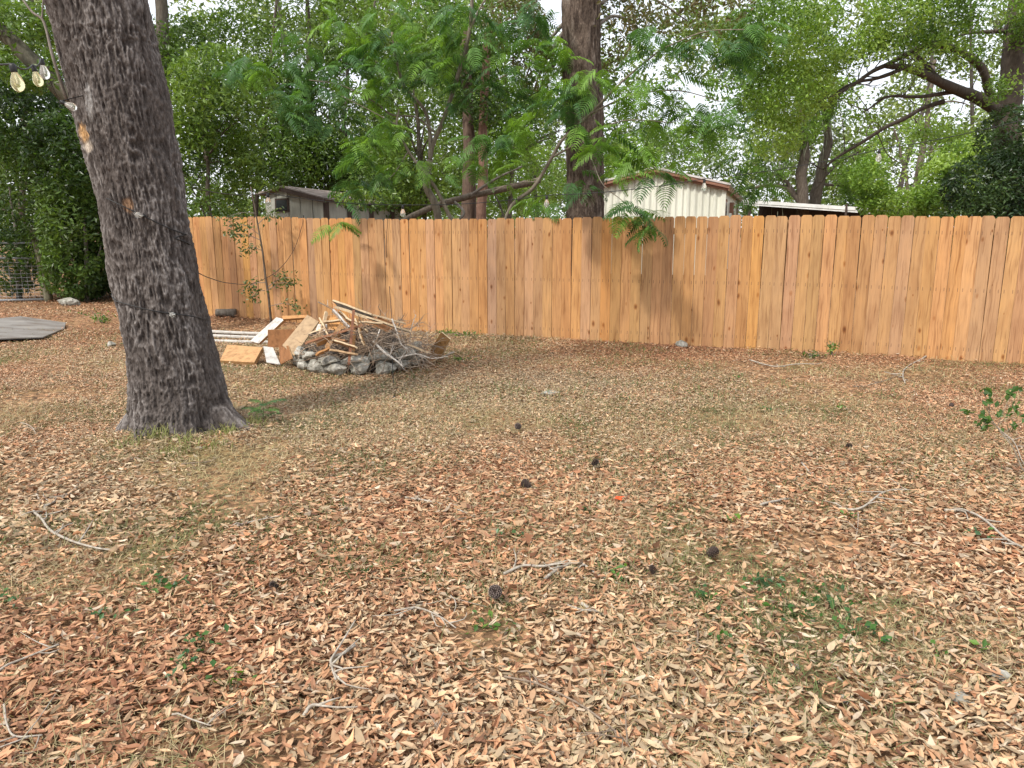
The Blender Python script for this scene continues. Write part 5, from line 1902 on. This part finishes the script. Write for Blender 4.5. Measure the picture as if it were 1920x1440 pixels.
# ------------------------------------------------------------------ fallen branches and twigs on the ground
GT = [
    ([(64, 968), (75, 985), (92, 1008), (130, 1030), (175, 1042), (205, 1044)], .011, 'forked pale branch lying below left of the oak'),
    ([(76, 960), (110, 945), (140, 925), (146, 905), (120, 900)], .007, 'thin pale branch lying left of the forked branch'),
    ([(70, 935), (78, 955), (84, 975)], .009, 'short stubby pale stick at the far left'),
    ([(1425, 958), (1460, 948), (1495, 934), (1505, 920), (1482, 900)], .010, 'lichened branch with a knobbly end on the right half'),
    ([(1502, 878), (1530, 900), (1560, 925), (1600, 945)], .008, 'pale curved branch above the long forked one at right'),
    ([(1570, 960), (1610, 968), (1650, 940), (1680, 930), (1710, 928)], .010, 'long forked lichened branch right of centre'),
    ([(1608, 970), (1606, 1000), (1600, 1018)], .005, 'thin side twig hanging from the long forked branch'),
    ([(1770, 965), (1830, 980), (1880, 1020), (1912, 1040)], .012, 'thick lichened stick near the right edge'),
    ([(945, 1090), (985, 1075), (1025, 1075), (1080, 1062), (1120, 1085), (1160, 1100)], .010, 'crooked pale branch behind the largest pine cone'),
    ([(1022, 1096), (1050, 1078), (1075, 1065)], .012, 'short lichen tufted stick joined to the crooked branch'),
    ([(740, 1158), (780, 1160), (820, 1175), (850, 1195)], .007, 'thin grey twig left of the largest pine cone'),
    ([(845, 1130), (850, 1150), (846, 1165)], .004, 'tiny lichen twig beside the thin grey twig'),
    ([(665, 1226), (645, 1245), (622, 1262), (632, 1298)], .010, 'forked grey stick at lower centre left'),
    ([(0, 1275), (40, 1255), (110, 1228)], .007, 'straight pale twig at the lower left edge'),
    ([(10, 1340), (22, 1380), (40, 1405), (90, 1402)], .006, 'bent white twig in the bottom left corner'),
    ([(945, 1285), (1000, 1310), (1090, 1345), (1160, 1390), (1200, 1425)], .006, 'long thin dark twig at the bottom centre'),
    ([(970, 1275), (995, 1295), (1005, 1315)], .005, 'short pale twig above the long dark twig'),
    ([(832, 1350), (822, 1380), (812, 1400)], .005, 'short dark twig at the bottom left of centre'),
    ([(1570, 1285), (1600, 1300), (1614, 1308)], .005, 'short straight white twig at lower right'),
    ([(325, 1360), (370, 1378), (405, 1390)], .005, 'thin grey twig at the bottom left'),
    ([(570, 1355), (590, 1350), (612, 1345)], .010, 'lichen crusted stub at the bottom left of centre'),
    ([(775, 852), (800, 850), (825, 853)], .009, 'pale stubby stick mid yard left of the far pine cone'),
    ([(760, 940), (800, 945), (830, 950), (860, 962), (885, 975)], .008, 'lichened stick mid yard below the pale stubby one'),
    ([(1405, 680), (1450, 692), (1490, 690), (1530, 688)], .012, 'pale branch lying near the fence at right'),
    ([(1740, 670), (1700, 690), (1692, 710), (1695, 725)], .014, 'crooked lichened branch leaning near the right of the fence'),
    ([(1600, 730), (1650, 722), (1690, 700)], .008, 'thin dark twig beside the crooked branch near the fence'),
    ([(1870, 810), (1895, 835), (1910, 870), (1925, 890)], .006, 'pale arching twig below the seedling at right'),
    ([(190, 850), (215, 860), (240, 868)], .006, 'pale twig just left of the oak base front'),
    ([(340, 878), (385, 872), (415, 858)], .007, 'dark twig in front of the oak base'),
    ([(445, 995), (480, 985), (530, 978)], .008, 'grey lichened twig below right of the oak'),
    ([(40, 800), (65, 815), (72, 825)], .005, 'small curved twig left of the oak'),
    ([(1090, 1143), (1115, 1148), (1135, 1158)], .010, 'short thick pale stick right of the largest pine cone'),
    ([(1290, 1232), (1300, 1225), (1310, 1217)], .010, 'short dark stick at lower right of centre'),
    ([(1415, 1400), (1425, 1370), (1427, 1360)], .004, 'thin upright pale straw twig at the bottom right'),
]
r_ = np.random.default_rng(70)
for k, (pl, rad, lab) in enumerate(GT):
    mb = MB()
    pts = []
    for (u, v) in pl:
        p = G(u, v)
        p[2] = gh(p[0], p[1]) + .028 + r_.uniform(-.004, .012)
        pts.append(p)
    dark = 'dark' in lab
    rad_ = rad * .74
    c = np.array((.42, .34, .28)) if dark else np.array((.66, .62, .57))
    q = limb(mb, pts, rad_, rad_ * .5, len(pl) * 7, 6, .3, c, wig=.05)
    for _ in range(5 if len(pl) > 3 else 2):
        j = r_.integers(3, len(q) - 1)
        d = nrm(np.array([r_.normal(), r_.normal(), .12]))
        L_ = r_.uniform(.06, .2)
        tube(mb, smoothline([q[j], q[j] + d * L_ * .5 + r_.normal(size=3) * .01, q[j] + d * L_], 5), np.linspace(rad * .5, rad * .2, 5), 4, c)
    mb.build('fallen_twig' if rad < .009 else 'fallen_branch', M['twig'], smooth=True, label=lab, category='twig' if rad < .009 else 'branch', group='twigs scattered on the ground')

# ------------------------------------------------------------------ pine cones
def cone_mesh(seed, dark):
    r = np.random.default_rng(seed)
    mb = MB()
    n = 90
    L = .085
    for k in range(n):
        f = k / n
        a = k * 2.39996
        rad = .030 * (math.sin(math.pi * (f * .86 + .10))) ** .7 + .003
        c = np.array([math.cos(a) * rad * .45, math.sin(a) * rad * .45, f * L])
        o = np.array([math.cos(a), math.sin(a), .35 + .5 * f])
        o = nrm(o)
        s = np.array([-math.sin(a), math.cos(a), 0])
        e = c + o * rad * .85
        w = .0085 * (1 - .35 * f)
        up = np.cross(o, s) * -.0022
        v = [c - s * w * .5, c + s * w * .5, e + s * w, e - s * w, e + o * .003 + up, c + up]
        g = (.075, .055, .048) if dark else (.10, .06, .04)
        mb.add(v, [(0, 1, 2, 3)], np.array(g) * r.uniform(.7, 1.2))
        mb.more([(3, 2, 4)], np.array((.20, .165, .15)) * r.uniform(.6, 1.2))
        mb.more([(0, 3, 5), (3, 4, 5), (1, 5, 2), (2, 5, 4)], np.array(g) * .9)
    tube(mb, [(0, 0, 0), (0, 0, L * .95)], [.011, .004], 6, (.04, .03, .025))
    return mb.mesh('pine_cone')


CONES = [((929, 1126), 1.12, 'largest dark pine cone in the lower centre of the yard'), ((1325, 1050), 1.05, 'dark round pine cone right of centre'), ((993, 918), 1.15, 'grey pine cone standing mid yard'),
         ((975, 806), 1.0, 'farthest pine cone straight below the middle of the fence'), ((1110, 880), .9, 'small pine cone right of the grey mid yard cone'), ((1224, 1088), .7, 'small pine cone between the largest and the round one'),
         ((523, 1108), .7, 'small grey pine cone in the left half of the yard'), ((1585, 840), .8, 'dark pine cone in the right half, far back'),
         ((1783, 764), .8, 'dark pine cone left of the seedling'), ]
for k, ((u, v), sc, lab) in enumerate(CONES):
    me = cone_mesh(k, True)
    me.materials.append(M['cone'])
    p = G(u, v + 6)
    o = link('pine_cone', me, None, label=lab, category='pine cone', group='pine cones on the leaves')
    o.location = (p[0], p[1], .045)
    o.rotation_euler = (1.1 + .3 * math.sin(k), 0, k * 1.9)
    sc *= .66
    o.scale = (sc, sc, sc)

# ------------------------------------------------------------------ little green weeds in the litter
WEEDS = [((310, 1112), 26, .13, 'round clover patch left of centre in the yard'), ((210, 1165), 10, .10, 'pair of small weeds at left below the clover patch'), ((372, 1218), 20, .13, 'weed tuft at lower left of the yard'), ((356, 1262), 14, .09, 'small dark weed below the lower left tuft'),
         ((910, 1180), 20, .12, 'bright weed below the largest pine cone'), ((1157, 1088), 12, .07, 'bright weed at the end of the crooked branch'), ((692, 1082), 5, .04, 'tiny lone green sprig left of centre'), ((1108, 966), 9, .09, 'small weed near the red leaf'),
         ((1434, 1104), 24, .12, 'upright weed right of the round pine cone'), ((1320, 1132), 20, .10, 'low green weed below the round pine cone'), ((1556, 1140), 30, .18, 'largest spreading weed at lower right'), ((1490, 1160), 26, .20, 'trailing weed left of the largest spreading weed'),
         ((1600, 1195), 28, .18, 'dense green weed below the largest spreading weed'), ((1648, 1210), 10, .06, 'small dark weed right of the dense weed'), ((1764, 1240), 6, .05, 'bright yellow green sprig at lower right'), ((1838, 1232), 6, .05, 'tiny bright weed near the right edge'),
         ((1590, 976), 8, .06, 'bright sprig under the long forked branch'), ((1575, 770), 12, .06, 'yellow green sprout in the right half, far back'), ((1432, 775), 14, .12, 'weed in the right half near the fence'), ((1384, 712), 12, .10, 'weed close to the fence right of centre'),
         ((20, 1130), 22, .16, 'green weed patch at the left edge'), ((960, 1012), 10, .10, 'grassy weed in the middle of the yard'), ((1168, 750), 12, .14, 'green weed patch mid yard below the fence'), ((1350, 1218), 8, .08, 'pale weed left of the short dark stick'),
         ((1372, 985), 8, .06, 'yellowish sprig left of the red cone scraps'), ((1830, 1015), 12, .10, 'green weed beside the thick stick at right'), ((433, 1296), 12, .07, 'little bright tuft at the lower left bottom')]
r_ = np.random.default_rng(88)
for k, ((u, v), n, w, lab) in enumerate(WEEDS):
    b = G(u, v)
    b[2] = gh(b[0], b[1]) + .01
    mb = MB()
    pts = b + np.stack([r_.normal(size=n) * w * .42, r_.normal(size=n) * w * .42, r_.uniform(.015, .055, n)], 1)
    col = np.array([(.045, .13, .025), (.07, .17, .03), (.035, .10, .03)])[r_.integers(0, 3, n)]
    if 'yellow' in lab or 'bright' in lab:
        col = col * [1.9, 1.5, 1.0]
    leaf_quads(mb, pts, r_.uniform(.020, .042, n), .62, col, r_, 1.0, .12)
    for p in pts:
        tube(mb, [b - [0, 0, .005], p], .0011, 3, (.06, .12, .03))
    mb.build('small_weed', M['leaf'], label=lab, category='weed', group='little weeds in the leaf litter')


# ------------------------------------------------------------------ leaf litter
def litter():
    r = np.random.default_rng(5)
    tiles = []
    # (y0, y1, leaves per square metre, length, detail)
    for (y0, y1, dens, L, det) in [(1.5, 3.4, 6200, .047, 3), (3.4, 5.5, 7200, .041, 2), (5.5, 8.5, 6200, .039, 1), (8.5, 12, 3000, .043, 1), (12, 19, 900, .060, 1)]:
        hw = lambda y: .72 * y + .5
        area = 2 * hw(y1) * (y1 - y0)
        n = int(area * dens)
        y = r.uniform(y0, y1, n)
        x = r.uniform(-hw(y1), hw(y1), n)
        k = np.abs(x) < hw(y)
        side = (x - fa[0]) * fnorm[0] + (y - fa[1]) * fnorm[1]
        k &= (side > -.02) | (x < fa[0] - .3)
        x, y = x[k], y[k]
        tiles.append((x, y, L, det))
    big, near = MB(), []
    for (x, y, L0, det) in tiles:
        n = len(x)
        P2 = np.stack([x, y, np.zeros(n)], 1)
        patch = fbm(P2 * 1.1 + 4, 3)                      # thin and thick places
        keep = (patch + r.normal(size=n) * .10) > .36
        x, y, P2 = x[keep], y[keep], P2[keep]
        n = len(x)
        red = .5 + (fbm(P2 * .5 + 30, 2) - .5) * .55
        side = (x - fa[0]) * fnorm[0] + (y - fa[1]) * fnorm[1]
        sm = lambda t: np.clip(t, 0, 1) ** 2 * (3 - 2 * np.clip(t, 0, 1))
        red = red + .20 * np.exp(-np.abs(side) / 1.4) * sm(x / 1.5) + .22 * sm((y - 10) / 3) * sm((-2.5 - x) / 1.5) - .12 * sm((y - 4.2) / 2) * sm((9.5 - y) / 1.5) * sm((3.4 - np.abs(x)) / 1.5) + .10 * sm((4.4 - y) / 2.2)
        pal = np.array([(.39, .31, .20), (.44, .32, .195), (.465, .295, .17), (.44, .232, .122), (.31, .148, .08)])
        w = np.clip((red - .28) / .5 + r.normal(size=n) * .30, 0, .999) * 4
        i0 = w.astype(int)
        fr = (w - i0)[:, None]
        col = pal[i0] * (1 - fr) + pal[np.minimum(i0 + 1, 4)] * fr
        col *= np.clip(1 + r.normal(size=(n, 1)) * .22, .35, 1.6)
        dk = r.random(n) < .13
        col[dk] *= np.array([.45, .37, .33])
        pl = r.random(n) < .045
        col[pl] = np.array([.54, .43, .31]) * r.uniform(.8, 1.15, (pl.sum(), 1))
        col = np.clip(col, .01, .9)
        L = (.046 - .012 * np.clip((y - 2.4) / 2.8, 0, 1) + .022 * np.clip((y - 8.5) / 7, 0, 1)) * np.clip(np.where(r.random(n) < .35, r.normal(.55, .15, n), r.normal(1.1, .28, n)), .3, 1.9)
        W = L * r.uniform(.22, .37, n)
        yaw = r.random(n) * 2 * np.pi
        tilt = np.abs(r.normal(size=n)) * .24
        ta = r.random(n) * 2 * np.pi
        nv = np.stack([np.sin(tilt) * np.cos(ta), np.sin(tilt) * np.sin(ta), np.cos(tilt)], 1)
        a = np.stack([np.cos(yaw), np.sin(yaw), np.zeros(n)], 1)
        a = nrm(a - nv * (a * nv).sum(1, keepdims=True))
        b = np.cross(nv, a)
        z = gh(x, y) + r.random(n) ** 1.3 * .026 + .006 + L * .5 * np.abs(a[:, 2])
        c = np.stack([x, y, z], 1)
        L_, W_ = L[:, None], W[:, None]
        fold = (r.normal(size=(n, 1)) * .18 + .14)
        curl = (r.normal(size=(n, 1)) * .16)
        if det == 3:
            # base, tip, midrib 1, midrib 2, right 1, right 2, left 1, left 2: curls along its length and folds at the midrib
            bend = b * L_ * r.normal(size=(n, 1)) * .05
            v = np.stack([c - a * L_ * .5 + nv * L_ * curl,
                          c + a * L_ * .5 + nv * L_ * curl * 1.3,
                          c - a * L_ * .17 + bend, c + a * L_ * .17 + bend,
                          c - a * L_ * .20 + b * W_ * .47 + nv * W_ * fold + bend, c + a * L_ * .17 + b * W_ * .43 + nv * W_ * fold * 1.2 + bend,
                          c - a * L_ * .20 - b * W_ * .47 + nv * W_ * fold + bend, c + a * L_ * .17 - b * W_ * .43 + nv * W_ * fold * .8 + bend], 1)
            order = np.argsort(y + 3 * (np.abs(x) > .7 * y) + 3 * (y < 2.12))
            msk = np.zeros(n, bool)
            msk[order[:300]] = True
            for q in order[:300]:
                near.append((v[q], col[q], c[q]))
            v, col_ = v[~msk], col[~msk]
            i = np.arange(len(v))[:, None] * 8
            big.add(v.reshape(-1, 3), np.concatenate([i + np.array([[2, 4, 5, 3]]), i + np.array([[2, 3, 7, 6]])], 1).reshape(-1, 4), np.repeat(col_, 2, 0))
            big.more(np.concatenate([i + np.array([[0, 4, 2]]), i + np.array([[3, 5, 1]]), i + np.array([[0, 2, 6]]), i + np.array([[3, 1, 7]])], 1).reshape(-1, 3), np.repeat(col_, 4, 0))
        elif det == 2:
            # base, r1, r2, tip, l2, l1
            v = np.stack([c - a * L_ * .5 + nv * L_ * curl,
                          c - a * L_ * .2 + b * W_ * .46 + nv * W_ * fold,
                          c + a * L_ * .18 + b * W_ * .44 + nv * W_ * fold * 1.1,
                          c + a * L_ * .5 + nv * L_ * curl * 1.2,
                          c + a * L_ * .18 - b * W_ * .44 + nv * W_ * fold * .9,
                          c - a * L_ * .2 - b * W_ * .46 + nv * W_ * fold], 1)
            col_ = col
            m = len(v)
            i = np.arange(m)[:, None] * 6
            f = np.concatenate([i + np.array([[0, 1, 2, 3]]), i + np.array([[3, 4, 5, 0]])], 1).reshape(-1, 4)
            big.add(v.reshape(-1, 3), f, np.repeat(col_, 2, 0))
        else:
            v = np.stack([c - a * L_ * .5 + nv * L_ * curl, c + b * W_ * .5 + nv * W_ * fold, c + a * L_ * .5 + nv * L_ * curl, c - b * W_ * .5 + nv * W_ * fold], 1)
            big.add(v.reshape(-1, 3), np.arange(n * 4).reshape(n, 4), col)
    o = big.build('leaf_litter', M['litter'])
    o['kind'] = 'stuff'; o['label'] = 'thick carpet of dry brown oak leaves over the yard'; o['category'] = 'leaf litter'
    for (v, col, c) in near:
        m_ = MB()
        m_.add(v - c, [(2, 4, 5, 3), (2, 3, 7, 6)], col)
        m_.more([(0, 4, 2), (3, 5, 1), (0, 2, 6), (3, 1, 7)], col)
        l = m_.build('leaf', M['litter'], o)
        l.location = Vector(c)
    # the one bright red leaf
    p = G(1160, 946)
    m_ = MB()
    a = np.arange(10) * 2 * np.pi / 10
    rad = np.where(np.arange(10) % 2 == 0, .038, .017)
    v = np.stack([np.cos(a) * rad, np.sin(a) * rad, .008 * np.cos(a * 2)], 1) + p + [0, 0, .045]
    v = np.vstack([v, p + [0, 0, .052]])
    m_.add(v, [(10, k, (k + 1) % 10) for k in range(10)], (.60, .085, .02))
    m_.build('red_leaf', M['litter'], label='single bright red leaf lying right of the grey pine cone', category='leaf')
    # dry grass and thin green blades
    gmb = MB()
    for (y0, y1, dens, L0, wd) in [(1.5, 4, 3600, .075, .0012), (4, 7, 2400, .075, .0016), (7, 12, 900, .08, .0027)]:
        hw = .72 * y1 + .4
        n = int(2 * hw * (y1 - y0) * dens)
        y = r.uniform(y0, y1, n)
        x = r.uniform(-hw, hw, n)
        P2 = np.stack([x, y, np.zeros(n)], 1)
        side = (x - fa[0]) * fnorm[0] + (y - fa[1]) * fnorm[1]
        dn = fbm(P2 * 1.4 + 60, 3) + .10 * ((y > 5) & (y < 9.5) & (np.abs(x) < 3)) - .10 * (x > 2.2)
        k = (np.abs(x) < .72 * y + .4) & ((side > .05) | (x < fa[0])) & (dn + r.normal(size=n) * .09 > .46)
        x, y, P2 = x[k], y[k], P2[k]
        n = len(x)
        gz = fbm(P2 * 1.8 + 90, 3) + r.normal(size=n) * .10 + .03 * (y > 5)
        straw = np.array([(.42, .34, .19), (.34, .29, .15)])[r.integers(0, 2, n)]
        olive = np.array([(.15, .17, .06), (.10, .15, .045)])[r.integers(0, 2, n)]
        g = np.clip((gz - .48) * 6, 0, 1)[:, None]
        col = (straw * (1 - g) + olive * g) * r.uniform(.7, 1.25, (n, 1))
        d = nrm(np.stack([r.normal(size=n), r.normal(size=n), np.abs(r.normal(size=n)) * .38], 1))
        s_ = nrm(np.cross(d, [0, 0, 1.0]))
        b = np.stack([x, y, gh(x, y) + .012 + .012 * r.random(n)], 1)
        L = L0 * r.uniform(.5, 1.5, n)[:, None]
        m = b + d * L * .55
        e = b + d * L - np.array([0, 0, .012])
        v = np.stack([b - s_ * wd, b + s_ * wd, m + s_ * wd, m - s_ * wd, e], 1)
        i = np.arange(n)[:, None] * 5
        gmb.add(v.reshape(-1, 3), i + np.array([[0, 1, 2, 3]]), col)
        gmb.more(i + np.array([[3, 2, 4]]), col)
    # tufts round the oak's foot
    for (u, v, n, L0) in [(290, 822, 70, .14), (350, 832, 60, .10), (420, 815, 70, .10), (470, 800, 60, .10), (240, 838, 40, .09), (330, 850, 80, .07), (400, 840, 60, .08)]:
        p = G(u, v)
        for _ in range(n):
            b = p + np.array([r.normal() * .06, r.normal() * .06, .01])
            d = nrm(np.array([r.normal() * .5, r.normal() * .5, 1]))
            s_ = nrm(np.cross(d, [0, 1.0, .1])) * .0022
            L = L0 * r.uniform(.5, 1.2)
            m, e = b + d * L * .6, b + d * L + np.array([r.normal() * .03, r.normal() * .03, -.01])
            gmb.add([b - s_, b + s_, m + s_, m - s_], [(0, 1, 2, 3)], np.array((.22, .24, .08)) * r.uniform(.6, 1.4))
            gmb.add([m - s_, m + s_, e], [(0, 1, 2)], np.array((.25, .24, .10)) * r.uniform(.6, 1.4))
    o = gmb.build('dry_grass', M['grass'])
    o['kind'] = 'stuff'; o['label'] = 'sparse dry grass blades among the fallen leaves'; o['category'] = 'grass'


litter()
